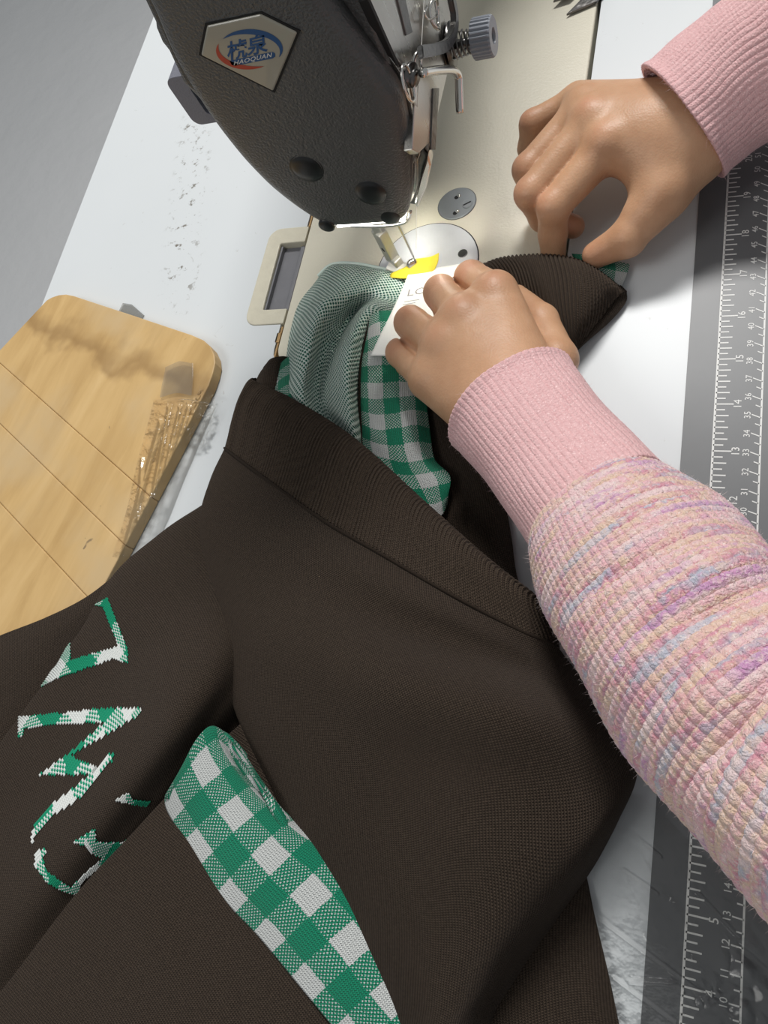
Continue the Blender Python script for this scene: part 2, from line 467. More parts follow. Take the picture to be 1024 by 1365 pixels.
# raw chipboard edge seen in the gap along the bed's left side
bm = box((BX0 - .0016, .54, -.0035), (.0012, .094, .006)); 
tag(bm_obj('gap_edge', bm, M['brass'], table), 'raw brown board edge in the gap beside the bed')
bm = box((BX0 - .0016, .400, -.0035), (.0012, .026, .006))
box((BX0 - .0024, .4045, -.0015), (.003, .007, .003), bm=bm)
tag(bm_obj('gap_edge', bm, M['brass'], table), 'raw brown board edge in the gap beside the bed')
# hinge pocket of the machine, cream plastic with a grey cushion
ring_o = [(-.2597, .4922)] + [p for p in hole2 if p[0] < -.2601] + [(-.2597, .4148)]
ring_i = [(-.2597, .4262), (-.2775, .4262), (-.2780, .4270), (-.2786, .4785), (-.2780, .4795), (-.2597, .4795)]
bm = prism(ring_o + ring_i, -.012, .0008, .0007)
tag(bm_obj('hinge_housing', bm, M['cream'], table), 'cream plastic hinge pocket')
bm = prism([(-.2597, .4262), (-.2780, .4265), (-.2785, .4790), (-.2597, .4795)], -.014, -.0045)
box((-.2620, .4525, -.0035), (.0035, .052, .003), .001, bm=bm)
box((-.2775, .4525, -.003), (.0014, .052, .004), .0004, bm=bm)
tag(bm_obj('hinge_cushion', bm, M['pad'], table), 'dark grey rubber cushion in the hinge pocket')
tag(table, 'white laminate sewing table with smudged top under the machine and knitwear', 'table')
adopt(table)

# ------------------------------------------------------------------ ruler strip
ruler = empty('ruler_strip', (0, .35, 0))
bm = prism([(-.0142, -.30), (.0735, -.30), (.0735, 1.2), (-.0142, 1.2)], .0001, .0006)
bm_obj('backing', bm, M['ruler'], ruler)
ZP = .0007
def flatquad(bm, pts): bm.faces.new([bm.verts.new((x, y, ZP)) for x, y in pts])
def text_mesh(s, size, bold=0.0, loc=(0, 0), rot90=True, italic=0):
    cu = bpy.data.curves.new('t', 'FONT'); cu.body = s; cu.size = size; cu.align_x = 'CENTER'; cu.align_y = 'CENTER'; cu.offset = bold; cu.shear = italic
    cu.resolution_u = 2
    o = bpy.data.objects.new('t', cu); COL.objects.link(o)
    me = bpy.data.meshes.new_from_object(o.evaluated_get(bpy.context.evaluated_depsgraph_get()))
    bpy.data.objects.remove(o); bpy.data.curves.remove(cu)
    return me
digit_cache = {}
def put_text(bm, s, x, y, size, bold=.0, sx=1.0):
    key = (s, size, bold)
    if key not in digit_cache: digit_cache[key] = text_mesh(s, size, bold)
    me = digit_cache[key]
    n0 = len(bm.verts); bm.from_mesh(me); bm.verts.ensure_lookup_table()
    for v in bm.verts[n0:]:
        a, b = v.co.x * sx, v.co.y
        v.co = (x - b, y + a, ZP)          # rotated: reads away from the operator's left
inch = bmesh.new()
flatquad(inch, [(-.0005, -.05), (.0005, -.05), (.0005, .62), (-.0005, .62)])
for k in range(-8, 24 * 8):
    y = k * .0254 / 8; L = .0082 if k % 8 == 0 else (.0062 if k % 2 == 0 else .0045)
    flatquad(inch, [(0, y - .00036), (L, y - .00036), (L, y + .00036), (0, y + .00036)])
for k in range(0, 24): put_text(inch, str(k), .0101, k * .0254, .0050, .00003)
bm_obj('inch_scale', inch, M['white_print'], ruler)
cmm = bmesh.new()
flatquad(cmm, [(.0201, -.05), (.0209, -.05), (.0209, .62), (.0201, .62)])
for k in range(-8, 122):
    c_ = k / 2; y = c_ * .01; sl = -.000075 * max(0, c_ - 8)
    L = .0042 if k % 2 == 0 else .0026; s_ = sl * L / .0045
    flatquad(cmm, [(.0205 - L, y - .0003), (.0205, y - .0003 + s_), (.0205, y + .0003 + s_), (.0205 - L, y + .0003)])
for k in range(0, 61): put_text(cmm, str(k), .0146, k * .01 - .0003, .0041, .00002)
bm_obj('centimetre_scale', cmm, M['white_print'], ruler)
adopt(ruler)
tag(ruler, 'grey ruler strip printed with white inch and centimetre scales along the table edge', 'ruler')

# ------------------------------------------------------------------ wooden board with stretched film
board = empty('wooden_board', (-.42, .33, 0))
BZ = .009
outl = [P(*p, 9)[:2] for p in [(62, 400), (69, 396), (78, 393), (88, 392), (98, 394), (180, 421), (255, 446), (271, 453), (281, 462), (286, 473), (287, 484), (284, 497), (278, 514), (160, 740), (95, 862)]]
outl += [(-.40, .17), (-.56, .20), (-.60, .33), (-.4935, .3975)]
l1a, l1b = P(0, 565, 9)[:2], P(170, 730, 9)[:2]
ldir = (l1b - l1a) / np.linalg.norm(l1b - l1a); lnor = np.array([-ldir[1], ldir[0]])
offs = sorted([float(lnor @ (P(*p, 9)[:2] - l1a)) for p in [(0, 565), (108, 580), (60, 735)]])
def clip(poly, n_, d, keep_greater):
    out = []
    for i in range(len(poly)):
        a, b = np.array(poly[i]), np.array(poly[(i + 1) % len(poly)])
        fa, fb = n_ @ a - d, n_ @ b - d
        if not keep_greater: fa, fb = -fa, -fb
        if fa >= 0: out.append(tuple(a))
        if fa * fb < 0: out.append(tuple(a + (b - a) * fa / (fa - fb)))
    return out
base = float(lnor @ l1a)
bounds = [-9] + offs + [9]
for lo, hi in zip(bounds[:-1], bounds[1:]):
    pl = clip(clip(outl, lnor, base + lo + .00007, True), lnor, base + hi - .00007, False)
    if len(pl) > 2: bm_obj('plank', prism(pl, .0004, BZ, .0008, 2), M['board'], board)
adopt(board)
tag(board, 'pale wooden board with rounded corners and a brown water stain, clear film along its edge', 'board')

# ------------------------------------------------------------------ sewing machine
mach = empty('sewing_machine', (-.17, .60, 0))
bm_obj('bed', prism(rrect(BX0, BY0, BX1, BY1, .012), -.04, .0008, .0012, 3), M['bed'], mach, True)
# arm and pillar run away from the camera, above the frame
bm = box((-.188, .66, .205), (.098, .29, .130), .016); box((-.180, .83, .110), (.120, .13, .218), .016, bm=bm)
bm_obj('arm', bm, M['head'], mach)

# face cover: outline in the x-z plane, lofted from a slightly domed front to its rim
YF = .440
co = [(540, 297), (546, 280), (547, 250), (545, 215), (540, 170), (531, 132), (507, 100), (480, 63), (455, 28), (434, 0)]
right = [PY(*p, 440)[[0, 2]] for p in co]
left = [PY(*p, 440)[[0, 2]] for p in [(205, 15), (220, 55), (236, 88), (262, 132), (290, 172), (322, 212), (358, 249), (395, 278), (424, 296), (438, 304)]]
top = [np.array((-.150, .262)), np.array((-.175, .272)), np.array((-.21, .262)), np.array((-.226, .235))]
outline = np.array(right + top + left)
def resample(poly, n):
    p = np.concatenate([poly, poly[:1]]); d = np.r_[0, np.cumsum(np.linalg.norm(np.diff(p, axis=0), axis=1))]
    t = np.linspace(0, d[-1], n, endpoint=False)
    return np.stack([np.interp(t, d, p[:, 0]), np.interp(t, d, p[:, 1])], 1)
OUT = resample(outline, 140)
def smooth_poly(p, it):
    for _ in range(it): p = .5 * p + .25 * (np.roll(p, 1, 0) + np.roll(p, -1, 0))
    return p
OUT = smooth_poly(OUT, 3)
def inset(poly, d):
    t = np.roll(poly, -1, 0) - np.roll(poly, 1, 0); t /= np.linalg.norm(t, axis=1)[:, None]
    n_ = np.stack([-t[:, 1], t[:, 0]], 1)
    c = poly.mean(0)
    if ((c - poly) * n_).sum() < 0: n_ = -n_
    return smooth_poly(poly + n_ * d, 2 if d > .003 else 0)
cen = OUT.mean(0)
rings = [(OUT * .10 + cen * .90, .4368), (OUT * .5 + cen * .5, .4370), (inset(OUT, .011) * .9 + cen * .1, .4374), (inset(OUT, .0085), .4378), (inset(OUT, .005), .4384), (inset(OUT, .0022), .4396), (inset(OUT, .0006), .4416), (OUT, .4440), (OUT, .4500), (inset(OUT, .003), .4502)]
bm = bmesh.new(); vr = []
for pl, y in rings: vr.append([bm.verts.new((p[0], y, p[1])) for p in pl])
bm.faces.new(vr[0])
for a, b in zip(vr[:-1], vr[1:]):
    for i in range(len(a)): bm.faces.new((a[i], a[(i + 1) % len(a)], b[(i + 1) % len(b)], b[i]))
bm.faces.new(vr[-1])
bm_obj('face_cover', bm, M['head'], mach, True)
# body behind the cover
hb = [(-.160, .066), (-.1425, .092), (-.1415, .140), (-.1415, .262), (-.224, .266), (-.246, .150), (-.236, .112), (-.208, .066)]
bm_obj('head_body', prism(hb, .4495, .56, .002, axis='y'), M['head'], mach)
# bright rim below the cover with the lamp lens
bm = bmesh.new()
pb = [PY(*p, 443)[[0, 2]] for p in [(442, 302), (470, 304), (510, 304), (540, 299), (547, 284)]]
bm = wire([(p[0], .4445, p[1] - .0002) for p in pb], .0008, bm=bm)
bm_obj('cover_rim', bm, M['chrome'], mach, True)
bm_obj('lamp_lens', box((-.184, .4460, .0512), (.042, .007, .0016), .0006), M['led'], mach)
# rubber plugs in the cover
def plug(px, py, r, tilt=(0, -1, 0)):
    c = PY(px, py, 437.4)
    bm = lathe([(r * 1.13, -.001), (r * 1.10, .0004), (r * 1.0, .0003), (r * .97, .0005), (r * .75, .0011), (r * .4, .0015), (0, .0016)], c, tilt, 36)
    return bm_obj('rubber_plug', bm, M['rubber'], mach, True)
plug(409, 224, .0082); plug(494, 257, .0075)
for (px, py, r) in ((520, 287, .0058), (436, 299, .0048)):
    c = PY(px, py, 439.6)
    bm_obj('rubber_plug', lathe([(r, -.003), (r, .0012), (r * .8, .0019), (0, .0021)], c, (0, -1, 0), 24), M['rubber'], mach, True)

# badge: five-sided domed plate with the maker's emblem
YB = .4372
def B(px, py): q = PY(px, py, YB * 1000); return (q[0], q[2])
pent = [B(*p) for p in [(277, 32), (348, 16.5), (397, 41), (365, 119), (269, 71)]]
pc = np.mean(pent, axis=0)
bmf = prism([tuple(pc + (np.array(p) - pc) * 1.06) for p in pent], YB + .003, YB - .0007, axis='y')
frame_ = bm_obj('badge_frame', bmf, M['black'], mach)
badge = bm_obj('badge', prism(pent, YB + .001, YB - .0014, .0008, 3, axis='y'), M['badge'], mach)
YP = YB - .00155
def flat_poly(pts, bm=None, y=YP):
    bm = bm or bmesh.new(); bm.faces.new([bm.verts.new((p[0], y, p[1])) for p in pts]); return bm
def crop3(x, y): return B(250 + x / 6.024, 10 + y / 6.024)
def crescent(a0, a1, cx_, cy_, rx, ry, th, rot, n=26):
    o_, i_ = [], []
    for k in range(n + 1):
        t = k / n; a = math.radians(a0 + (a1 - a0) * t); wdt = th * math.sin(PI * t) ** .8
        for lst, s_ in ((o_, wdt / 2), (i_, -wdt / 2)):
            x, y = (rx + s_) * math.cos(a), (ry + s_) * math.sin(a)
            c_, sn = math.cos(rot), math.sin(rot)
            lst.append(crop3(cx_ + x * c_ - y * sn, cy_ + x * sn + y * c_))
    return o_, i_
def strip_poly(o_, i_):
    bm = bmesh.new()
    vo = [bm.verts.new((p[0], YP, p[1])) for p in o_]; vi = [bm.verts.new((p[0], YP, p[1])) for p in i_]
    for k in range(len(vo) - 1): bm.faces.new((vo[k], vo[k + 1], vi[k + 1], vi[k]))
    return bm
bm_obj('emblem_arc', strip_poly(*crescent(-148, 22, 505, 318, 255, 145, 46, math.radians(2))), M['blue'], badge)
bm_obj('emblem_arc', strip_poly(*crescent(62, 196, 505, 318, 258, 145, 42, math.radians(2))), M['red'], badge)
ban = [crop3(*p) for p in [(345, 410), (372, 402), (690, 335), (708, 345), (712, 372), (690, 388), (385, 448), (362, 440)]]
bm_obj('emblem_banner', flat_poly(ban), M['blue'], badge)
def badge_text(s, size, bold, origin, ux, uy, y, m, name, spacing=1.0):
    cu = bpy.data.curves.new('t', 'FONT'); cu.body = s; cu.size = 1; cu.align_x = 'CENTER'; cu.align_y = 'CENTER'; cu.offset = bold; cu.space_character = spacing
    cu.resolution_u = 3
    o = bpy.data.objects.new('t', cu); COL.objects.link(o)
    me = bpy.data.meshes.new_from_object(o.evaluated_get(bpy.context.evaluated_depsgraph_get()))
    bpy.data.objects.remove(o); bpy.data.curves.remove(cu)
    me.name = name; me.materials.clear()
    xs = np.array([v.co[:2] for v in me.vertices]); c = (xs.min(0) + xs.max(0)) / 2; sz = xs.max(0) - xs.min(0)
    for v in me.vertices:
        a, b = (v.co.x - c[0]) / sz[0], (v.co.y - c[1]) / sz[1]
        p = crop3(origin[0] + a * ux[0] + b * uy[0], origin[1] + a * ux[1] + b * uy[1])
        v.co = (p[0], y, p[1])
    return link(name, me, m, badge)
badge_text('\u6903\u6cc9', 1, .018, (487, 297), (325, -78), (-8, -158), YP, M['blue'], 'emblem_characters', .95)
badge_text('HAOQUAN', 1, .012, (532, 394), (300, -68), (8, -44), YP - .00008, M['badgewhite'], 'emblem_lettering', 1.1)

# right-hand side of the head: polished face plate, slot, guides
XS = -.1405
def S(px, py): q = PX(px, py, XS * 1000); return (q[1], q[2])
def side_poly(pxs, x0, x1, m, name, bevel=.0006):
    return bm_obj(name, prism([S(*p) for p in pxs], x0, x1, bevel, 2, axis='x'), m, mach)
side_poly([(500, -60), (490, 0), (531, 92), (548, 105), (551, 130), (548, 200), (556, 205), (572, 190), (583, 150), (590, 120), (598, 85), (606, 40), (602, -60)], XS - .004, XS + .0008, M['steel'], 'face_plate')
side_poly([(516, -40), (538, 48), (546, 44), (528, -40)], XS + .0006, XS + .0016, M['darksteel'], 'plate_slot', .0002)
side_poly([(574, 118), (571, 200), (577, 200), (582, 118)], XS + .0006, XS + .0016, M['darksteel'], 'plate_slot', .0002)
side_poly([(489, -40), (487, 0), (529, 94), (532, 92), (491, 0)], XS - .003, XS + .0011, M['black'], 'cover_gap', .0002)
# polished vertical edge strips of the cover, following its right-hand outline
ro = [p for p in OUT if p[0] > -.172 and p[1] < .150]
ro = sorted(ro, key=lambda p: p[1])
for y0, y1, d_, m_ in ((.4503, .4514, -.0002, 'black'), (.4515, .4538, .0014, 'chrome'), (.4539, .4548, .0002, 'black'), (.4549, .4572, .0020, 'steel')):
    outer = [(p[0] + d_, p[1]) for p in ro]; inner = [(p[0] - .006, p[1]) for p in reversed(ro)]
    bm_obj('cover_edge', prism(outer + inner, y0, y1, .0003, 1, axis='y'), M[m_], mach)
# lower nose with the needle-bar thread guide
nose = [PY(*p, 462) for p in [(545, 200), (566, 185), (574, 195), (573, 225), (566, 252), (560, 263), (546, 261), (544, 235)]]
bm_obj('needle_bar_housing', prism([(p[0], p[2]) for p in nose], .456, .470, .0015, axis='y'), M['darksteel'], mach)
side = [PY(*p, 458) for p in [(574, 190), (578, 205), (572, 235), (560, 263), (556, 255), (563, 225)]]
bm_obj('guide_plate', prism([(p[0], p[2]) for p in side], .450, .458, .0008, axis='y'), M['chrome'], mach)
bm = wire([PY(*p, 455) for p in [(552, 188), (549, 200), (553, 212), (559, 207), (560, 195), (557, 188)]], .0007, 6)
bm_obj('thread_hook', bm, M['chrome'], mach, True)
# needle bar and needle
tip = P(553, 346, 2); nb = np.array([tip[0], tip[1], .0])
bm = lathe([(.0003, .002), (.0007, .010), (.0008, .034), (.0016, .036), (.0030, .037), (.0032, .070), (0, .070)], tuple(nb), (0, 0, 1), 20)
bm_obj('needle_bar', bm, M['chrome'], mach, True)
bm = lathe([(.0018, 0), (.0022, .0004), (.0022, .0028), (.0015, .0034), (0, .0034)], tuple(nb + np.array([.002, 0, .040])), (1, -.4, 0), 16)
bm_obj('needle_clamp_screw', bm, M['darksteel'], mach, True)
# presser foot
ft = P(529, 353, 4)
RZ = Matrix.Rotation(math.radians(-38), 3, 'Z')
fm = prism([(-.0042, -.0030), (.0042, -.0030), (.0042, .0032), (.0016, .0032), (.0016, .0008), (-.0016, .0008), (-.0016, .0032), (-.0042, .0032)], .007, .034, .0006)
bmesh.ops.transform(fm, matrix=Matrix.Translation((ft[0] - .0012, ft[1] + .0012, 0)) @ RZ.to_4x4(), verts=fm.verts)
box((ft[0] - .001, ft[1] + .0015, .047), (.0055, .0055, .030), .001, bm=fm)
bm_obj('presser_bar', fm, M['satin'], mach)
fm = bmesh.new()
a1 = P(519, 352, 8.0); a2 = P(536, 358, 6.2); a3 = P(556, 358, 6.0)
wire([a1, a2, a3], 0, 12, 14, bm=fm, flat=(.0046, .0016))
box((ft[0] + .0012, ft[1] - .0012, .0098), (.0088, .0060, .0060), .0012, bm=fm, rot=RZ)
bm_obj('presser_foot', fm, M['satin'], mach)
bm_obj('foot_pin_hole', lathe([(.0016, 0), (0, .0002)], (ft[0] - .0012 - .0018, ft[1] + .0012 - .0025, .020), (-.6, -.8, 0), 16), M['black'], mach)
lc = P(549, 351, 8)
bm_obj('foot_screw', lathe([(.0030, 0), (.0036, .001), (.0036, .003), (.0028, .0038), (0, .0036)], tuple(lc), (.6, -.8, .35), 20), M['chrome'], mach, True)
# throat plate and the small round plate
cx0, cy0, cr = -.1675, .4510, .0322
arc = [(cx0 + cr * math.cos(math.radians(a)), cy0 + cr * math.sin(math.radians(a))) for a in range(-25, 206, 5)]
arc2 = [(cx0 + (cr + .0007) * math.cos(math.radians(a)), cy0 + (cr + .0007) * math.sin(math.radians(a))) for a in range(-25, 206, 5)]
bm_obj('plate_gap', prism(arc2, .0001, .00095), M['black'], mach)
tp = bm_obj('throat_plate', prism(arc, .0002, .0015, .0003), M['platesteel'], mach)
sc = P(617, 338, 1.5)
bm = lathe([(.0030, 0), (.0030, .0003), (.0020, .0001), (0, .0001)], tuple(sc), (0, 0, 1), 24); bm_obj('screw_hole', bm, M['darksteel'], tp, True)
dc = np.array([-.1557, .4976, .0])
bm_obj('plate_gap', lathe([(.01255, 0), (.01255, .001), (0, .001)], tuple(dc), seg=48), M['darksteel'], mach)
dp = bm_obj('round_plate', lathe([(.0122, 0), (.0122, .0012), (.0119, .0014), (0, .0014)], tuple(dc), seg=48), M['discsteel'], mach, False)
for px, py in ((610.5, 262), (608.5, 283)):
    c = P(px, py, 1.4)
    bm_obj('pin_hole', lathe([(.0014, 0), (.0014, .00012), (0, .00012)], tuple(c + np.array([-.0008, -.0006, 0])), seg=18), M['black'], dp)
    bm_obj('pin', lathe([(.0013, 0), (.0012, .0006), (0, .0008)], tuple(c + np.array([.0006, .0006, 0])), seg=18), M['chrome'], dp, True)
c = P(623, 272, 1.4)
bm = lathe([(.0034, 0), (.0034, .0003), (.0029, .0006), (0, .0006)], tuple(c), seg=24); bm_obj('screw', bm, M['discsteel'], dp)
bm_obj('screw_slot', box((c[0], c[1], .00205), (.0052, .0009, .0002), rot=Matrix.Rotation(math.radians(28), 3, 'Z')), M['black'], dp)

# thread tension unit
ta = np.array([-.1400, .5200, .0905])
kn = np.array([-.1260, .5205, .0910])
bm = bmesh.new(); nr = 26; prof = []
ring0 = []
for sx_, rr in ((0, .92), (.0006, 1.0), (.0098, 1.0), (.0108, .93), (.0108, .40), (.0090, .36)):
    ring = []
    for i in range(nr * 4):
        a = 2 * PI * i / (nr * 4); r_ = .0098 * rr
        if .95 < rr: r_ *= (1.0 if i % 4 in (0, 1) else .93)
        ring.append(bm.verts.new((kn[0] + sx_, kn[1] + r_ * math.cos(a), kn[2] + r_ * math.sin(a))))
    ring0.append(ring)
for a, b in zip(ring0[:-1], ring0[1:]):
    for i in range(len(a)): bm.faces.new((a[i], a[(i + 1) % len(a)], b[(i + 1) % len(b)], b[i]))
bm.faces.new(ring0[0]); bm.faces.new(ring0[-1])
knob = bm_obj('tension_knob', bm, M['knob'], mach)
bm_obj('knob_hole', lathe([(.0034, 0), (0, .0001)], (kn[0] + .0092, kn[1], kn[2]), (1, 0, 0), 20), M['black'], knob)
sp_ = [(ta[0] + .001 + .0132 * t, ta[1] + (.0072 - .0022 * t) * math.cos(2 * PI * 5.5 * t), ta[2] + (.0072 - .0022 * t) * math.sin(2 * PI * 5.5 * t)) for t in np.linspace(0, 1, 130)]
bm_obj('tension_spring', wire(sp_, .00062, 6, 130), M['darksteel'], mach, True)
bm_obj('tension_post', lathe([(.0022, 0), (.0022, .016), (0, .016)], tuple(ta), (1, 0, 0), 16), M['darksteel'], mach, True)
bm = lathe([(.0105, 0), (.0115, .0008), (.0105, .0016), (.004, .0018), (0, .0018)], tuple(ta + np.array([-.001, 0, 0])), (1, 0, 0), 32)
lathe([(.004, 0), (.0105, .0008), (.0112, .0012), (0, .0014)], tuple(ta + np.array([.001, 0, 0])), (1, 0, 0), 32, bm=bm)
bm_obj('tension_disc', bm, M['darksteel'], mach, True)
# curved guard bar (take-up lever guard) and bent wire guide
def flatbar(pxs, x, hw, th, m, name):
    p = crom(np.array([PX(*q, x) for q in pxs]), 26)
    bm = bmesh.new(); rows = []
    t = np.gradient(p, axis=0); t /= np.linalg.norm(t, axis=1)[:, None]
    n_ = np.cross(t, np.array([1.0, 0, 0])); n_ /= np.linalg.norm(n_, axis=1)[:, None]
    for k in range(len(p)):
        rows.append([bm.verts.new(p[k] + n_[k] * a + np.array([b, 0, 0])) for a, b in ((hw, 0), (hw, th), (-hw, th), (-hw, 0))])
    for a, b in zip(rows[:-1], rows[1:]):
        for i in range(4): bm.faces.new((a[i], a[(i + 1) % 4], b[(i + 1) % 4], b[i]))
    bm.faces.new(rows[0]); bm.faces.new(rows[-1])
    bmesh.ops.recalc_face_normals(bm, faces=bm.faces[:])
    bmesh.ops.bevel(bm, geom=[e for e in bm.edges if len(e.link_faces) == 2 and e.calc_face_angle(0) > .8], offset=.0005, segments=2, affect='EDGES')
    return bm_obj(name, bm, m, mach, False)
flatbar([(556, 70), (575, 67), (592, 60), (601, 42), (602, 20), (597, -6), (590, -50)], -132, .0026, .0030, M['darksteel'], 'lever_guard')
bm_obj('bent_wire_guide', wire([PX(*q, -131) for q in [(563, 97), (580, 94), (598, 93), (606, 95), (611, 102), (612, 118), (613, 151)]], .0021, 12, 40), M['chrome'], mach, True)
# thread eyelet screws on the plate
def eyelet(px, py, r):
    c = PX(px, py, -138)
    q = bm_obj('thread_eyelet', wire([c + np.array([.002 + .0008 * math.sin(2 * a), r * math.cos(a), r * math.sin(a)]) for a in np.linspace(0, 2 * PI * .97, 20)], .0009, 8, 40), M['chrome'], mach, True)
    return q
eyelet(575, 20, .0062); eyelet(553, 85, .0045)
c = PX(544, 102, -139)
bm = lathe([(.0062, 0), (.0066, .001), (.0062, .002), (.0040, .0022), (.0042, .0036), (.0036, .0046), (0, .0046)], tuple(c), (1, -.35, -.2), 24)
bm_obj('thread_guide_stud', bm, M['darksteel'], mach, True)
c = PX(540, 112, -138)
bm_obj('thread_eyelet', wire([c + np.array([.0015, .0058 * math.cos(a), .0085 * math.sin(a)]) for a in np.linspace(0, 2 * PI * .97, 20)], .0008, 8, 40), M['chrome'], mach, True)
# check spring tail
bm_obj('check_spring', wire([PX(*q, -136) for q in [(570, 8), (566, 18), (572, 26), (582, 20), (580, 2)]], .0006, 6), M['chrome'], mach, True)
# sewing thread from the guides down to the needle
th = [PX(566, -10, -137), PX(562, 60, -137), PX(557, 120, -137), PY(554.5, 188, 455), PY(555, 262, 457), P(555, 330, 8), P(553, 344, 3)]
bm = bmesh.new()
for a, b in zip(th[:-1], th[1:]): wire([a, b], .00020, 5, bm=bm)
bm_obj('thread', bm, M['thread'], mach)
# presser-foot lifter at the back, blue-grey plastic loop
c0 = PY(222, 92, 468); c1 = PY(262, 160, 468)
lx0, lx1 = c0[0] + .003, c0[0] + .022
lz0, lz1 = .1190, .1480
loop_o = rrect(lx0, lz0, lx1, lz1, .005)
loop_i = rrect(lx0 + .011, lz0 + .005, lx1 - .0015, lz1 - .006, .003)
bm = prism(loop_o, .458, .474, .0018, 2, axis='y', holes=[loop_i])
bm_obj('presser_lifter', bm, M['lever'], mach)
bm_obj('lifter_shaft', lathe([(.006, 0), (.0065, .002), (.0065, .02), (0, .02)], (lx1 - .006, .466, .148), (1, 0, 0), 20), M['head'], mach, True)
hp = [PY(*p, 452) for p in [(206, 18), (208, 36), (216, 55), (228, 70), (240, 90), (262, 120), (250, 60), (225, 20)]]
bm_obj('head_shoulder', prism([(p[0], p[2]) for p in hp], .451, .475, .002, axis='y'), M['head'], mach)
tag(mach, 'grey and cream industrial sewing machine with a badge on its dark face cover', 'sewing machine')

# ------------------------------------------------------------------ knitted garment
def patch_grid(rows, nu, nv):
    ctl = np.array([[P(*p) for p in r] for r in rows])          # (m,n,3)
    a = np.stack([crom(ctl[i], nu) for i in range(ctl.shape[0])])   # (m,nu,3)
    return np.stack([crom(a[:, j], nv) for j in range(nu)], 1)   # (nv,nu,3)
def grid_normals(g):
    du = np.gradient(g, axis=1); dv = np.gradient(g, axis=0)
    n_ = np.cross(du, dv); n_ /= np.linalg.norm(n_, axis=2)[..., None] + 1e-12
    if n_[..., 2].mean() < 0: n_ = -n_
    return n_
def vnoise(p, scale, seed):
    """cheap smooth noise from a few sines, for folds in cloth"""
    r = np.random.RandomState(seed); out = 0
    for k in range(6):
        d = r.normal(size=3); d /= np.linalg.norm(d); out = out + np.sin((p @ d) * 2 * PI / scale * r.uniform(.6, 1.7) + r.uniform(0, 6.28))
    return out / 6
def grid_mesh(name, g, m, parent, uv, thick=0.0016, closed_u=False, smooth=True):
    nv_, nu_ = g.shape[:2]
    idx = np.arange(nv_ * nu_).reshape(nv_, nu_)
    a, b, c, d = idx[:-1, :-1].ravel(), idx[:-1, 1:].ravel(), idx[1:, 1:].ravel(), idx[1:, :-1].ravel()
    f = np.stack([a, b, c, d], 1)
    n_ = np.cross(g[0, 1] - g[0, 0], g[1, 0] - g[0, 0])
    me = bpy.data.meshes.new(name)
    flip = False
    if not closed_u:
        du = g[:-1, 1:] - g[:-1, :-1]; dv = g[1:, :-1] - g[:-1, :-1]
        if np.cross(du, dv)[..., 2].mean() < 0: f = f[:, ::-1]
    me.from_pydata(g.reshape(-1, 3).tolist(), [], f.tolist())
    lay = me.uv_layers.new(name='UVMap')
    li = np.empty(len(me.loops), int); me.loops.foreach_get('vertex_index', li)
    lay.data.foreach_set('uv', uv.reshape(-1, 2)[li].astype(np.float32).ravel())
    o = link(name, me, m, parent, smooth)
    if thick:
        md = o.modifiers.new('thickness', 'SOLIDIFY'); md.thickness = thick; md.offset = -1
    return o
def arc_uv(g, mode='arc', anchor=.5):
    su = np.concatenate([np.zeros((g.shape[0], 1)), np.cumsum(np.linalg.norm(np.diff(g, axis=1), axis=2), 1)], 1) * 1000
    sv = np.concatenate([np.zeros((1, g.shape[1])), np.cumsum(np.linalg.norm(np.diff(g, axis=0), axis=2), 0)], 0) * 1000
    if mode == 'norm':
        u = np.linspace(0, 1, g.shape[1])[None, :] * su[:, -1].mean() + 0 * su
        v = sv.mean(1)[:, None] + 0 * sv
    else:
        u = su - su[:, [int(anchor * (g.shape[1] - 1))]]; v = sv
    return np.stack([u, v], 2)
def patch(name, rows, nu, nv, m, parent, mode='arc', thick=.0016, wob=0, wscale=.05, seed=1, rib=None, ribaxis='u', anchor=.5):
    g = patch_grid(rows, nu, nv)
    uv = arc_uv(g, mode, anchor)
    if wob or rib:
        n_ = grid_normals(g)
        if wob: g = g + n_ * (vnoise(g, wscale, seed) * wob)[..., None]
        if rib:
            q = uv[..., 0] if ribaxis == 'u' else uv[..., 1]
            g = g + n_ * (np.abs(np.sin(q * PI / rib[0])) * rib[1] - rib[1])[..., None]
    return grid_mesh(name, g, m, parent, uv, thick), g

gar = empty('sweater', (-.20, .24, 0))
D, RB = M['dark'], M['rib']
# back layer at the far left, lying over the board
patch('back_panel', [
    [(-170, 935, 11.5), (-60, 882, 12.0), (0, 856, 12.5), (60, 833, 13), (110, 806, 13), (160, 766, 13)],
    [(-165, 928, 13), (-60, 875, 14), (0, 848, 15), (60, 824, 16), (115, 796, 16), (165, 758, 15)],
    [(-160, 960, 14), (-60, 905, 16), (0, 880, 17), (62, 850, 17), (118, 815, 16), (172, 775, 14)],
    [(-160, 1080, 12), (-60, 1010, 14), (0, 965, 14), (65, 905, 12), (120, 840, 12), (180, 800, 11)],
    [(-150, 1180, 6), (-60, 1080, 9), (10, 1010, 9), (80, 935, 9), (130, 880, 8), (200, 840, 8)]], 60, 40, D, gar)
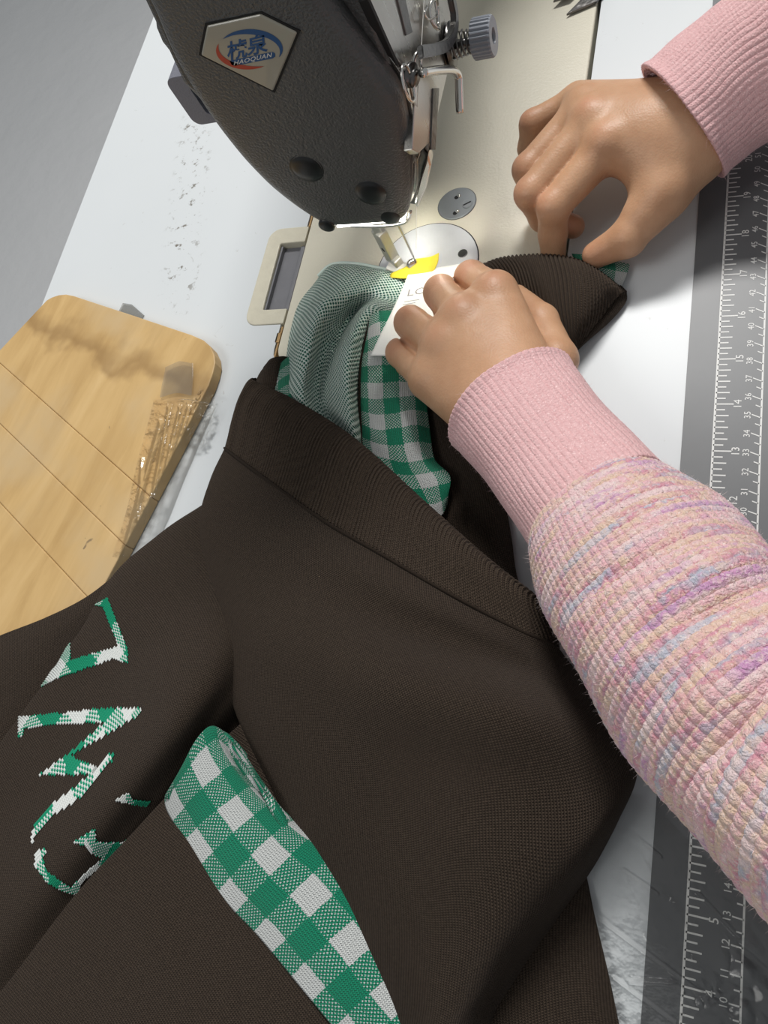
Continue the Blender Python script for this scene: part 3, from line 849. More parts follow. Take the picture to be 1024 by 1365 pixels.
# letter panel with a rolled upper-left edge
letter_rows = [
    [(285, 672, 9), (222, 716, 11), (160, 772, 12), (106, 858, 13.5), (12, 992, 14), (-50, 1065, 13), (-140, 1160, 6)],
    [(278, 667, 12), (216, 710, 14), (153, 764, 16), (97, 855, 18), (2, 988, 18), (-60, 1060, 15), (-150, 1150, 8)],
    [(285, 682, 16), (224, 727, 19), (162, 783, 20), (106, 868, 20), (12, 998, 19), (-52, 1072, 16), (-145, 1170, 9)],
    [(305, 755, 19), (255, 796, 23), (205, 846, 24), (145, 926, 23), (45, 1056, 20), (-35, 1140, 14), (-130, 1240, 8)],
    [(320, 840, 24), (280, 893, 35), (233, 953, 38), (178, 1024, 34), (84, 1140, 27), (5, 1232, 21), (-110, 1345, 11)],
    [(330, 895, 16), (294, 948, 22), (252, 1002, 22), (200, 1070, 18), (110, 1182, 14), (18, 1300, 11), (-92, 1420, 6)],
    [(338, 940, 6), (306, 985, 6), (264, 1038, 6), (212, 1104, 6), (122, 1218, 5), (32, 1335, 5), (-78, 1460, 4)],
    [(345, 980, 6), (318, 1025, 6), (275, 1075, 6), (220, 1140, 6), (130, 1250, 5), (40, 1360, 5), (-70, 1490, 4)]]
_, LG = patch('letter_panel', letter_rows, 110, 100, D, gar, wob=.0006, wscale=.04, seed=4)
# front panel below the letters
front_rows = [
    [(345, 965, 8), (285, 1020, 9), (232, 1075, 9), (115, 1200, 9), (10, 1335, 8), (-60, 1415, 7), (-140, 1500, 5)],
    [(332, 955, 15), (273, 1010, 17), (220, 1065, 17), (103, 1191, 17), (-1, 1324, 16), (-70, 1405, 13), (-150, 1490, 8)],
    [(342, 965, 17), (283, 1020, 20), (230, 1076, 20), (114, 1202, 19), (10, 1335, 18), (-60, 1415, 15), (-140, 1500, 9)],
    [(420, 1050, 16), (352, 1115, 19), (300, 1178, 20), (195, 1290, 19), (95, 1400, 17), (10, 1490, 14), (-70, 1570, 8)],
    [(500, 1190, 12), (440, 1270, 17), (385, 1335, 18), (285, 1430, 17), (180, 1540, 14), (90, 1620, 11), (10, 1690, 6)],
    [(600, 1370, 8), (550, 1430, 13), (490, 1490, 14), (390, 1580, 13), (280, 1680, 11), (190, 1750, 8), (110, 1800, 4)]]
patch('front_panel', front_rows, 110, 90, D, gar, wob=.0006, wscale=.05, seed=9)
# gingham placket on the front panel: a thick strip, doubled over on its right side
patch('gingham_placket', [
    [(228, 1062, 21), (246, 1030, 25), (268, 990, 27), (290, 972, 25), (312, 985, 21), (330, 1005, 18)],
    [(220, 1060, 22), (240, 1026, 29), (263, 985, 31), (284, 969, 30), (308, 988, 26), (330, 1012, 23)],
    [(222, 1080, 21), (246, 1048, 28), (274, 1016, 30), (294, 1000, 29.5), (308, 1008, 25), (326, 1030, 22)],
    [(245, 1118, 20), (272, 1090, 26), (305, 1064, 28.5), (328, 1048, 28), (341, 1052, 24), (355, 1068, 20)],
    [(296, 1196, 20), (324, 1164, 26), (358, 1130, 28), (384, 1106, 27), (400, 1098, 22), (414, 1096, 18)],
    [(344, 1248, 20), (374, 1218, 25), (412, 1182, 26), (444, 1152, 24), (466, 1136, 20), (484, 1125, 16)],
    [(392, 1306, 19), (424, 1276, 24), (462, 1242, 24), (494, 1214, 22), (518, 1196, 18), (540, 1180, 14)],
    [(446, 1372, 18), (478, 1342, 22), (512, 1310, 22), (546, 1280, 19), (572, 1256, 15), (592, 1240, 11)],
    [(520, 1465, 14), (552, 1434, 18), (588, 1400, 18), (622, 1368, 15), (650, 1345, 11), (670, 1328, 8)]], 70, 150, M['ging'], gar, mode='norm', thick=.0028)
patch('placket_fold', [
    [(284, 974, 24), (300, 980, 28), (316, 996, 28), (330, 1012, 24)],
    [(296, 994, 23), (316, 1000, 28), (334, 1020, 28), (346, 1042, 23)],
    [(318, 1030, 23), (334, 1030, 27.5), (352, 1052, 28), (364, 1078, 23)],
    [(336, 1058, 22), (352, 1056, 26.5), (368, 1082, 27), (380, 1112, 22)],
    [(360, 1084, 20), (372, 1082, 24), (388, 1112, 24), (400, 1140, 19)],
    [(392, 1116, 16), (404, 1118, 18), (418, 1146, 18), (430, 1176, 14)]], 26, 60, M['ging2'], gar, mode='norm', thick=.002)
# dark layer at the lower right with a straight cut edge
patch('under_panel', [
    [(560, 1060, 9), (640, 1075, 8), (720, 1090, 7), (772, 1130, 5), (784, 1176, 3.6)],
    [(540, 1180, 10), (620, 1190, 10), (700, 1200, 8), (765, 1215, 6), (793, 1220, 4.2)],
    [(520, 1290, 10), (610, 1300, 10), (700, 1310, 8), (780, 1310, 6), (813, 1305, 4.2)],
    [(540, 1400, 10), (620, 1405, 10), (710, 1410, 8), (800, 1405, 6), (832, 1395, 4.2)],
    [(580, 1560, 8), (660, 1560, 8), (750, 1560, 7), (840, 1550, 6), (866, 1545, 4.2)]], 60, 60, D, gar, thick=.003)
# dark inner panel seen between the trim and the cuff
patch('inner_panel', [
    [(540, 500, 6), (580, 530, 9), (620, 560, 9), (660, 580, 6)],
    [(560, 580, 5), (595, 590, 9), (630, 600, 11), (652, 615, 5)],
    [(570, 660, 5), (610, 655, 10), (650, 660, 12), (673, 672, 4.5)],
    [(580, 720, 5), (620, 715, 10), (655, 715, 12), (682, 716, 4.5)],
    [(600, 790, 5), (640, 785, 10), (670, 780, 11), (690, 770, 4.5)],
    [(640, 870, 5), (670, 860, 9), (690, 850, 9), (712, 830, 4.5)]], 50, 60, D, gar)
# big front fold with its rib hem
R1 = [(318, 606, 6), (300, 598, 18), (345, 632, 36), (430, 693, 47), (512, 741, 51), (600, 792, 50), (688, 838, 44), (742, 862, 32), (744, 880, 10)]
hem_rows = [
    [(360, 520, 6), (346, 520, 14), (392, 552, 20), (470, 608, 26), (560, 690, 28), (645, 766, 28), (700, 805, 24), (728, 824, 16), (720, 842, 8)],
    [(352, 508, 7), (334, 506, 20), (388, 530, 31), (470, 581, 39), (564, 665, 43), (650, 742, 43), (712, 790, 38), (742, 816, 28), (735, 838, 10)],
    [(338, 540, 6), (316, 538, 22), (376, 560, 37), (460, 612, 45), (550, 686, 49), (634, 752, 48), (702, 802, 42), (744, 832, 30), (738, 850, 10)],
    R1]
gh, HG = patch('rib_hem', hem_rows, 620, 40, RB, gar, rib=(2.6, .0014), anchor=.0)
fold_rows = [
    R1,
    [(302, 645, 6), (281, 642, 18), (330, 676, 37), (425, 735, 50), (512, 782, 55), (610, 826, 54), (706, 868, 42), (766, 890, 22), (766, 912, 8)],
    [(290, 705, 6), (267, 702, 17), (318, 730, 38), (420, 790, 51), (530, 838, 53), (640, 872, 51), (746, 910, 38), (793, 920, 20), (790, 950, 8)],
    [(297, 800, 6), (275, 798, 15), (335, 838, 38), (445, 890, 58), (570, 925, 67), (690, 950, 62), (796, 975, 40), (838, 992, 20), (826, 1020, 8)],
    [(338, 940, 6), (309, 938, 17), (375, 960, 38), (485, 1000, 51), (600, 1030, 56), (710, 1040, 54), (810, 1042, 38), (848, 1036, 20), (836, 1064, 7)],
    [(398, 1075, 5), (368, 1072, 17), (425, 1090, 32), (512, 1115, 42), (606, 1140, 49), (698, 1140, 50), (776, 1122, 42), (812, 1108, 26), (800, 1140, 7)],
    [(462, 1205, 5), (434, 1206, 16), (484, 1222, 26), (548, 1240, 34), (612, 1248, 41), (668, 1236, 43), (716, 1212, 36), (748, 1198, 20), (742, 1225, 7)],
    [(508, 1305, 4.5), (486, 1308, 14), (520, 1322, 22), (562, 1334, 29), (604, 1336, 35), (638, 1320, 36), (668, 1296, 28), (690, 1282, 16), (690, 1310, 6)],
    [(540, 1400, 4.5), (520, 1405, 12), (545, 1415, 18), (570, 1422, 24), (596, 1420, 28), (618, 1404, 28), (636, 1384, 22), (652, 1372, 12), (655, 1400, 6)],
    [(610, 1560, 4.5), (590, 1565, 8), (610, 1570, 12), (630, 1575, 14), (648, 1570, 15), (664, 1560, 14), (680, 1545, 11), (694, 1535, 7), (700, 1560, 4.5)]]
patch('folded_body', fold_rows, 170, 220, D, gar, wob=.0010, wscale=.07, seed=21, anchor=.5)
# seam between the hem and the body: a low stitched ridge
seam = crom(np.array([P(*p) for p in R1]), 120)[14:104] + np.array([0, 0, .0004])
bm_obj('hem_seam', wire(list(seam), .0007, 6, 160), RB, gar, True)
# hem turning away at the left, green lining inside it
patch('hem_return', [
    [(392, 478, 5), (383, 474, 10), (371, 474, 16), (360, 478, 17), (352, 490, 8)],
    [(388, 496, 6), (380, 490, 12), (366, 488, 19), (350, 492, 20), (342, 506, 8)],
    [(388, 520, 8), (380, 512, 14), (364, 508, 21), (342, 512, 22), (330, 526, 8)],
    [(390, 545, 12), (378, 540, 17), (358, 534, 23), (332, 534, 22), (320, 548, 8)]], 60, 30, RB, gar, rib=(2.4, .0011), ribaxis='v')
patch('hem_inside', [
    [(394, 474, 12), (384, 476, 14), (374, 484, 14.5), (368, 492, 13)],
    [(396, 500, 16), (386, 500, 19), (374, 505, 20), (366, 512, 18)],
    [(398, 528, 22), (388, 526, 25), (376, 528, 26), (366, 532, 24)],
    [(402, 548, 24), (390, 544, 26), (380, 543, 27), (368, 545, 25)]], 24, 24, M['ging2'], gar, mode='arc')
# bird's-eye lining pulled out of the hem up to the needle
lin_rows = [
    [(428, 362, 2.2), (442, 352, 3.6), (462, 350, 4.5), (485, 352, 4.6), (508, 357, 4.2), (532, 362, 3.5), (556, 366, 2.6)],
    [(418, 378, 3), (436, 361, 8), (462, 358, 12), (485, 360, 11), (508, 364, 9), (532, 370, 6), (556, 372, 3)],
    [(398, 408, 3), (416, 396, 13), (442, 390, 22), (470, 388, 20), (496, 388, 15), (520, 396, 12), (550, 402, 4)],
    [(389, 434, 4), (402, 420, 18), (428, 406, 28), (456, 408, 20), (474, 414, 5), (494, 408, 19), (518, 424, 8)],
    [(383, 466, 5), (396, 458, 23), (416, 444, 29), (436, 440, 20), (455, 446, 8), (474, 440, 26), (500, 452, 10)],
    [(378, 498, 6), (392, 494, 25), (410, 486, 28), (426, 480, 15), (440, 484, 14), (464, 476, 30), (490, 490, 12)],
    [(372, 522, 8), (386, 524, 24), (404, 524, 28), (420, 520, 17), (434, 522, 16), (462, 518, 31), (486, 530, 13)],
    [(378, 552, 8), (394, 556, 21), (412, 562, 25), (428, 560, 18), (444, 562, 19), (470, 568, 29), (488, 580, 13)],
    [(390, 600, 6), (408, 606, 16), (428, 614, 18), (446, 618, 16), (462, 622, 18), (482, 634, 20), (500, 640, 10)]]
patch('lining', lin_rows, 150, 170, M['lining'], gar, thick=.0014, wob=.0010, wscale=.022, seed=5)
e_ = crom(np.array([P(*p) for p in [(424, 368, 4), (442, 353, 5.2), (470, 351, 6), (505, 357, 5.6), (530, 363, 5)]]), 60)
bm_obj('lining_edge', wire(list(e_), .0011, 8, 80), M['lining'], gar, True)
# upper gingham trim
patch('gingham_trim', [
    [(486, 436, 18), (498, 418, 22), (520, 414, 20), (545, 424, 15), (572, 440, 11)],
    [(482, 474, 20), (500, 470, 23), (525, 470, 21), (550, 480, 16), (568, 500, 12)],
    [(480, 524, 21), (502, 526, 24), (526, 524, 22), (550, 522, 18), (568, 526, 12)],
    [(482, 572, 21), (506, 580, 25), (530, 578, 23), (554, 574, 19), (574, 578, 12)],
    [(484, 600, 22), (510, 612, 25), (538, 618, 23), (562, 616, 18), (580, 612, 14)],
    [(496, 622, 22), (522, 638, 25), (550, 642, 24), (578, 638, 21), (600, 634, 17)],
    [(516, 650, 20), (544, 666, 24), (566, 672, 23), (586, 668, 20), (598, 660, 16)],
    [(540, 676, 18), (562, 692, 21), (578, 694, 20), (590, 686, 17), (597, 672, 12)]], 60, 90, M['ging2'], gar, mode='norm', thick=.0022)
te = crom(np.array([P(*p) for p in [(494, 424, 20), (482, 474, 20.5), (479, 524, 21.5), (481, 572, 21.5), (484, 600, 22), (500, 628, 22)]]), 60)
bm_obj('trim_edge', wire(list(te), .0008, 6, 60), RB, gar, True)
# ribbed part right of the hands, with a lower layer and the trim beneath the fingertips
patch('rib_cuff', [
    [(640, 352, 3), (668, 342, 4.5), (702, 338, 6), (742, 338, 7), (780, 348, 7), (812, 368, 7), (834, 388, 6)],
    [(636, 358, 8), (668, 345, 17), (704, 341, 22), (744, 342, 23), (780, 352, 21), (810, 372, 17), (830, 390, 9)],
    [(650, 372, 9), (684, 362, 21), (716, 362, 27), (750, 368, 27), (776, 378, 24), (798, 394, 19), (816, 406, 10)],
    [(672, 398, 10), (702, 392, 22), (730, 396, 27), (754, 406, 26), (770, 416, 22), (784, 426, 17), (796, 432, 9)],
    [(700, 430, 10), (724, 428, 20), (744, 434, 23), (758, 442, 21), (766, 450, 17), (770, 456, 12), (774, 460, 7)],
    [(720, 460, 8), (736, 462, 15), (748, 466, 16), (758, 470, 14), (762, 474, 11), (764, 476, 8), (766, 478, 5)]], 340, 50, RB, gar, rib=(2.5, .0013), thick=.002)
patch('cuff_underlayer', [
    [(770, 372, 4), (800, 372, 6), (824, 378, 6), (836, 388, 3.2)],
    [(760, 400, 5), (792, 402, 8), (818, 404, 7), (834, 404, 3.2)],
    [(750, 432, 5), (776, 436, 8), (798, 434, 7), (812, 430, 3.2)],
    [(744, 462, 5), (758, 466, 7), (770, 466, 6), (780, 458, 3.2)],
    [(742, 486, 4), (752, 486, 5), (758, 482, 5), (764, 474, 3.2)]], 50, 40, D, gar, thick=.002)
patch('trim_under_fingers', [
    [(762, 338, 4), (786, 340, 8), (812, 346, 8), (840, 352, 4)],
    [(768, 350, 5), (790, 356, 10), (814, 362, 9), (836, 366, 4.5)],
    [(782, 366, 6), (798, 372, 10), (814, 378, 9), (828, 384, 5)]], 40, 30, M['ging2'], gar, mode='norm', thick=.002)

# knitted-in letters: single stitches coloured on the letter panel, sampled like intarsia
def in_poly(x, y, poly):
    ins = np.zeros(x.shape, bool); n_ = len(poly)
    for i in range(n_):
        x0, y0 = poly[i]; x1, y1 = poly[(i + 1) % n_]
        c = ((y0 > y) != (y1 > y)) & (x < (x1 - x0) * (y - y0) / (y1 - y0 + 1e-12) + x0); ins ^= c
    return ins
def c6(pts): return [(x * .5078, 760 + y * .508) for x, y in pts]
letters = {
    'E': [c6([(250, 92), (283, 73), (335, 205), (338, 245), (300, 232), (150, 285), (108, 308), (135, 268), (150, 250), (185, 190), (187, 236), (312, 200), (272, 98)])],
    'W': [c6([(50, 385), (200, 372), (245, 364), (372, 362), (370, 378), (185, 488), (250, 512), (262, 506), (245, 534), (190, 537), (103, 538), (185, 478), (275, 400), (160, 404), (66, 416), (60, 438), (48, 440)])],
    'A': [c6([(305, 468), (296, 500), (215, 595), (125, 655), (100, 690), (86, 716), (80, 712), (95, 660), (130, 620), (205, 565)])],
    'G': [c6([(120, 722), (122, 742), (114, 758), (124, 790), (185, 832), (235, 782), (330, 708), (352, 682), (312, 736), (275, 768), (215, 818), (204, 852), (165, 842), (125, 820), (92, 775), (94, 745)]), c6([(188, 716), (250, 678), (252, 712), (322, 714), (280, 758), (240, 742), (225, 722)]), c6([(298, 606), (338, 582), (350, 602), (394, 606), (385, 620), (330, 610)])],
}
gl = np.stack([crom(LG[i], 620) for i in range(LG.shape[0])]); gl = np.stack([crom(gl[:, j], 520) for j in range(gl.shape[1])], 1)
nl = grid_normals(gl); pxl = project(gl)
uvl = arc_uv(gl)
cx_ = .25 * (pxl[:-1, :-1] + pxl[1:, :-1] + pxl[:-1, 1:] + pxl[1:, 1:])
du_ = np.linalg.norm(np.diff(gl, axis=1), axis=2).mean(); dv_ = np.linalg.norm(np.diff(gl, axis=0), axis=2).mean()
su_, sv_ = max(1, int(round(.00085 / du_))), max(1, int(round(.00085 / dv_)))
I, J = np.meshgrid(np.arange(0, gl.shape[0] - sv_ - 1, sv_), np.arange(0, gl.shape[1] - su_ - 1, su_), indexing='ij')
mid = .5 * (pxl[I, J] + pxl[I + sv_, J + su_])
def gingham_class(u, v):
    return (np.floor(u / 15) % 2).astype(int) + (np.floor(v / 17) % 2).astype(int)
M['stitch_green'] = plain('green_yarn', GREEN, .85, sheen=.1, spec=.2); M['stitch_white'] = plain('white_yarn', (.68, .70, .68), .85, sheen=.1, spec=.2)
for ch, polys in letters.items():
    ins = np.zeros(mid.shape[:2], bool)
    for pl in polys: ins |= in_poly(mid[..., 0], mid[..., 1], pl)
    vs, fs, ms = [], [], []
    for i, j in zip(I[ins], J[ins]):
        q = [(i, j), (i, j + su_), (i + sv_, j + su_), (i + sv_, j)]
        cls = gingham_class(uvl[i, j, 0] + 200, uvl[i, j, 1] * 1.0 + 4)
        par = ((i // sv_) + (j // su_)) % 2
        ms.append(0 if cls == 2 or (cls == 1 and par) else 1)
        b = len(vs); c_ = sum(gl[a] for a in q) / 4
        for a in q: vs.append(gl[a] + nl[a] * .0004 + (gl[a] - c_) * .04)
        vs.append(c_ + nl[q[0]] * .0010)
        for k in range(4): fs.append((b + k, b + (k + 1) % 4, b + 4)); 
    if not fs: continue
    me = bpy.data.meshes.new('knitted_letter'); me.from_pydata([tuple(v) for v in vs], [], fs)
    me.materials.append(M['stitch_green']); me.materials.append(M['stitch_white'])
    me.polygons.foreach_set('material_index', np.repeat(ms, 4))
    o = bpy.data.objects.new('knitted_letter', me); COL.objects.link(o); o.parent = gar
    o['label'] = 'green and white knitted-in letter'; o['kind'] = 'stuff'
tag(gar, 'dark brown knitted sweater with green gingham trim, lining and letters, bunched on the table', 'sweater')

# ------------------------------------------------------------------ label and yellow tape being sewn on
lab = empty('care_label', tuple(P(560, 420, 20)))
patch('satin_ribbon', [
    [(545, 364, 8), (575, 358, 7.5), (605, 353, 7), (640, 347, 6)],
    [(534, 390, 14), (566, 385, 13), (600, 380, 11), (632, 374, 9)],
    [(520, 420, 21), (552, 418, 20), (584, 414, 17), (616, 408, 14)],
    [(506, 448, 25), (536, 449, 24), (566, 446, 21), (596, 440, 18)],
    [(494, 474, 26), (520, 474, 25), (546, 472, 23), (572, 468, 20)]], 30, 40, M['paper'], lab, thick=.0004)
def lab_text(s, a, bdir, up, z, name, m):
    me = text_mesh(s, 1, .0)
    xs = np.array([v.co[:2] for v in me.vertices]); c = xs.min(0); sz = np.ptp(xs, axis=0); me.name = name
    for v in me.vertices:
        t, q = (v.co.x - c[0]) / sz[0], (v.co.y - c[1]) / sz[1]
        px, py = a[0] + bdir[0] * t + up[0] * q, a[1] + bdir[1] * t + up[1] * q
        # height of the ribbon at that spot (same ruled surface), lifted by its print
        tt = np.clip((py - 362 - (545 - px) * .2) / 110, 0, 1)
        v.co = tuple(P(px, py, z + 0 * tt))
    return link(name, me, m, lab)
lab_text('LO', (543, 395), (24, -4), (2, -9), 17.2, 'label_lettering', M['ink'])
for k, (x, y, L) in enumerate([(539, 402, 20), (537, 406, 17), (535, 410, 19)]):
    p0 = np.array([P(x, y, 18.6 + k * .9), P(x + L, y - 3, 18.0 + k * .9)])
    dv = np.array([0, -.00035, 0])
    bm = bmesh.new(); bm.faces.new([bm.verts.new(tuple(q)) for q in (p0[0], p0[1], p0[1] + dv, p0[0] + dv)])
    bm_obj('label_print_line', bm, M['ink'], lab)
tag(lab, 'white satin care label held under the fingers at the presser foot', 'label')
tape, _ = patch('yellow_tape', [
    [(553, 345, 8.5), (562, 344, 10), (574, 342, 11.5), (585, 337, 13)],
    [(540, 356, 8.2), (558, 354, 9), (572, 351, 10), (584, 348, 11)],
    [(522, 364, 8.2), (545, 364, 8.6), (566, 361, 8.8), (580, 358, 8.8)],
    [(520, 370, 8), (542, 371, 8.4), (562, 367, 8.4), (576, 362, 8.2)]], 24, 16, M['yellow'], None, thick=.0004)
tag(tape, 'small yellow tape strip lying under the presser foot beside the white label', 'tape')

# ------------------------------------------------------------------ hands: implicit surfaces, polygonised with surface nets
def smin(a, b, k):
    h = np.maximum(k - np.abs(a - b), 0) / k
    return np.minimum(a, b) - h * h * k * .25
def capsule(Q, a, b, ra, rb):
    a, b = np.asarray(a, float), np.asarray(b, float); ab = b - a
    t = np.clip(((Q - a) @ ab) / (ab @ ab), 0, 1)
    return np.linalg.norm(Q - a - t[..., None] * ab, axis=-1) - (ra + (rb - ra) * t)
def surface_nets(F, org, h):
    s = F < 0; nx, ny, nz = F.shape
    corners = [(i, j, k) for i in (0, 1) for j in (0, 1) for k in (0, 1)]
    def sl(A, c): return A[c[0]:nx - 1 + c[0], c[1]:ny - 1 + c[1], c[2]:nz - 1 + c[2]]
    cnt = sum(sl(s, c).astype(int) for c in corners)
    act = (cnt > 0) & (cnt < 8); ids = -np.ones(act.shape, int); ids[act] = np.arange(act.sum())
    ai = np.argwhere(act); acc = np.zeros((len(ai), 3)); wgt = np.zeros(len(ai))
    for c in corners:
        for ax in range(3):
            if c[ax] == 1: continue
            d = list(c); d[ax] = 1
            fa = F[ai[:, 0] + c[0], ai[:, 1] + c[1], ai[:, 2] + c[2]]; fb = F[ai[:, 0] + d[0], ai[:, 1] + d[1], ai[:, 2] + d[2]]
            x = (fa < 0) != (fb < 0); t = np.where(x, fa / np.where(x, fa - fb, 1), 0)
            p = np.array(c, float)[None] + np.eye(3)[ax][None] * t[:, None]
            acc[x] += p[x]; wgt[x] += 1
    V = org + h * (ai + acc / wgt[:, None])
    quads = []
    for ax in range(3):
        o1, o2 = [(1, 2), (2, 0), (0, 1)][ax]
        a_ = [slice(1, -1)] * 3; a_[ax] = slice(0, -1); b_ = [slice(1, -1)] * 3; b_[ax] = slice(1, None)
        sa, sb = s[tuple(a_)], s[tuple(b_)]
        e = np.argwhere(sa != sb); e0 = e.copy(); off = np.ones(3, int); off[ax] = 0; e0 += off
        fl = sa[tuple(e.T)]
        def cell(d1, d2):
            q = e0.copy(); q[:, o1] -= d1; q[:, o2] -= d2; return ids[q[:, 0], q[:, 1], q[:, 2]]
        Qd = np.stack([cell(1, 1), cell(0, 1), cell(0, 0), cell(1, 0)], 1)
        Qd[~fl] = Qd[~fl][:, ::-1]; quads.append(Qd)
    return V, np.concatenate(quads)
def make_hand(name, palm, fingers, bumps, blush, parent, label, h=.95, fk=5.0, creases=()):
    """all in millimetres; palm: capsules blended softly; fingers: chains [(pt, r), ...]"""
    pts = [c[0] for c in palm] + [c[1] for c in palm] + [p for f in fingers for p, _ in f]
    lo, hi = np.min(pts, 0) - 27, np.max(pts, 0) + 27
    n_ = np.ceil((hi - lo) / h).astype(int)
    ax = [lo[i] + h * np.arange(n_[i]) for i in range(3)]
    Q = np.stack(np.meshgrid(*ax, indexing='ij'), -1).astype(np.float32)
    Fp = None
    for a, b, ra, rb in palm:
        c = capsule(Q, a, b, ra, rb); Fp = c if Fp is None else smin(Fp, c, 13)
    for c, r in bumps:
        Fp = smin(Fp, np.linalg.norm(Q - np.asarray(c), axis=-1) - r, 7)
    F = Fp
    tot = None
    for f in fingers:
        Ff = None
        for (a, ra), (b, rb) in zip(f[:-1], f[1:]):
            c = capsule(Q, a, b, ra, rb); Ff = c if Ff is None else smin(Ff, c, 3.0)
        g_ = smin(Fp, Ff, fk)
        tot = g_ if tot is None else smin(tot, g_, .8)
    F = tot
    for a, b, r in creases:
        c = capsule(Q, a, b, r, r); F = -smin(-F, c, 1.5)
    V, Fq = surface_nets(F, lo, h)
    me = bpy.data.meshes.new(name); me.from_pydata((V / 1000).tolist(), [], Fq.tolist())
    at = me.attributes.new('blush', 'FLOAT', 'POINT')
    bl = np.zeros(len(V))
    for c, r in blush: bl = np.maximum(bl, np.exp(-(np.linalg.norm(V - np.asarray(c), axis=1) / r) ** 2))
    at.data.foreach_set('value', bl.astype(np.float32))
    o = link(name, me, M['skin'], parent, True)
    md = o.modifiers.new('soft', 'SMOOTH'); md.factor = .5; md.iterations = 4
    o['label'] = label
    return o
def Q(px, py, z): return P(px, py, z) * 1000
person = empty('person', (.10, .32, -.75))

# operator's left hand (lower in the picture), pressing the label
wr = Q(690, 548, 40); fo = Q(790, 690, 46)
mI, mM, mR, mP = Q(661, 392, 42), Q(618, 425, 45), Q(592, 462, 43), Q(572, 506, 38)
pI, pM, pR, pP = Q(628, 370, 31), Q(588, 390, 34), Q(548, 430, 34), Q(534, 470, 31)
def curl(p, d, back): return [p + np.array(d), p + np.array(back)]
fI = [(mI, 10.2), (pI, 8.8), (pI + np.array([-1, 0, -14]), 7.8), (pI + np.array([8, -8, -21]), 7.0)]
fM = [(mM, 10.4), (pM, 9.2), (pM + np.array([0, -1, -17]), 7.9), (pM + np.array([9, -9, -23]), 7.2)]
fR = [(mR, 10.0), (pR, 8.9), (pR + np.array([1, -1, -16]), 7.6), (pR + np.array([10, -9, -22]), 7.0)]
fP = [(mP, 9.2), (pP, 7.7), (pP + np.array([1, -1, -13]), 6.6), (pP + np.array([9, -8, -18]), 6.0)]
th0, th1, th2 = Q(742, 480, 30), Q(722, 428, 25), Q(690, 398, 17)
fT = [(wr + np.array([4, 10, -6]), 12), (th0, 10.5), (th1, 8.6), (th2, 7.4)]
wI, wP_ = wr + np.array([7, 7, 0]), wr + np.array([-9, -6, -1])
palm = [(fo, wr, 22, 19), (wI, mI, 15.5, 11.5), (wr + np.array([2, 3, 1]), mM, 16.5, 12), (wr + np.array([-4, -2, 0]), mR, 16, 11.5), (wP_, mP, 15, 10.5),
        (wr + np.array([0, 0, -4]), .5 * (mM + mR) + np.array([0, -3, -8]), 15, 11)]
bumps = [(mI + np.array([1, -2, 6.0]), 6.6), (mM + np.array([1, -2, 6.6]), 6.6), (mR + np.array([1, -2, 6.4]), 6.2), (mP + np.array([1, -2, 6]), 5.4)]
blush = [(mI + np.array([0, 0, 11]), 7), (mM + np.array([0, 0, 11]), 7), (mR + np.array([0, 0, 11]), 6)] + [(p + np.array([0, 0, 8]), 8) for p in (pI, pM, pR, pP)]
make_hand('hand', palm, [fI, fM, fR, fP, fT], bumps, blush, person, 'hand with curled fingers holding the white label at the needle', fk=3.2,
    creases=[(Q(560, 408, 38), Q(590, 433, 49), 1.7), (Q(530, 449, 34), Q(564, 478, 46), 1.5), (Q(602, 374, 34), Q(631, 392, 46), 1.4)])

# operator's right hand (upper), fingers pinching the trim
wr = Q(918, 172, 40); fo = Q(1010, 95, 46)
mI, mM, mR, mP = Q(806, 200, 44), Q(788, 166, 46), Q(778, 146, 42), Q(772, 136, 35)
pI, pM, pR, pP = Q(738, 276, 36), Q(708, 258, 38), Q(704, 226, 36), Q(711, 165, 33)
fI = [(mI, 10.2), (pI, 8.6), (Q(737, 312, 20), 7.6), (Q(738, 346, 8), 6.8)]
fM = [(mM, 10.0), (pM, 8.8), (Q(724, 290, 19), 7.6), (Q(764, 302, 10), 6.6)]
fR = [(mR, 9.8), (pR, 8.4), (Q(712, 262, 18), 7.2), (Q(738, 282, 9), 6.4)]
fP = [(mP, 9.2), (pP, 7.6), (Q(706, 198, 20), 6.6), (Q(718, 222, 10), 6.0)]
th0, th1, th2 = Q(884, 256, 33), Q(836, 318, 22), Q(794, 340, 15)
fT = [(wr + np.array([4, -8, -8]), 13), (th0, 12.0), (th1, 9.6), (th2, 7.2)]
palm = [(wr + np.array([4, -10, -2]), .5 * th0 + .5 * th1, 15, 10), (fo + np.array([1, -4, -2]), wr + np.array([1, -4, -1]), 14, 16), (fo + np.array([-4, 7, -2]), wr + np.array([-4, 8, 0]), 14, 16), (wr + np.array([1, -10, 0]), mI, 16, 11.5), (wr + np.array([-2, -2, 1]), mM, 16.5, 12), (wr + np.array([-3, 5, 0]), mR, 16, 11.2), (wr + np.array([-5, 10, -2]), mP, 14, 9.8),
        (wr + np.array([-4, -2, -5]), .5 * (mM + mR) + np.array([3, 0, -8]), 14, 10), (th0, .6 * mI + .4 * wr, 10, 11)]
bumps = [(mI + np.array([2, -1, 6.6]), 6.8), (mM + np.array([2, -1, 6.2]), 6.2), (mR + np.array([2, 0, 5.6]), 5.6)]
blush = [(mM + np.array([0, 0, 12]), 6), (mI + np.array([0, 0, 11]), 6), (Q(764, 302, 14), 8), (th2, 10)] + [(p + np.array([-4, 0, 5]), 7) for p in (pI, pM, pR, pP)]
make_hand('hand', palm, [fI, fM, fR, fP, fT], bumps, blush, person, 'hand with bent fingers and thumb pinching the trim edge', fk=4.5)

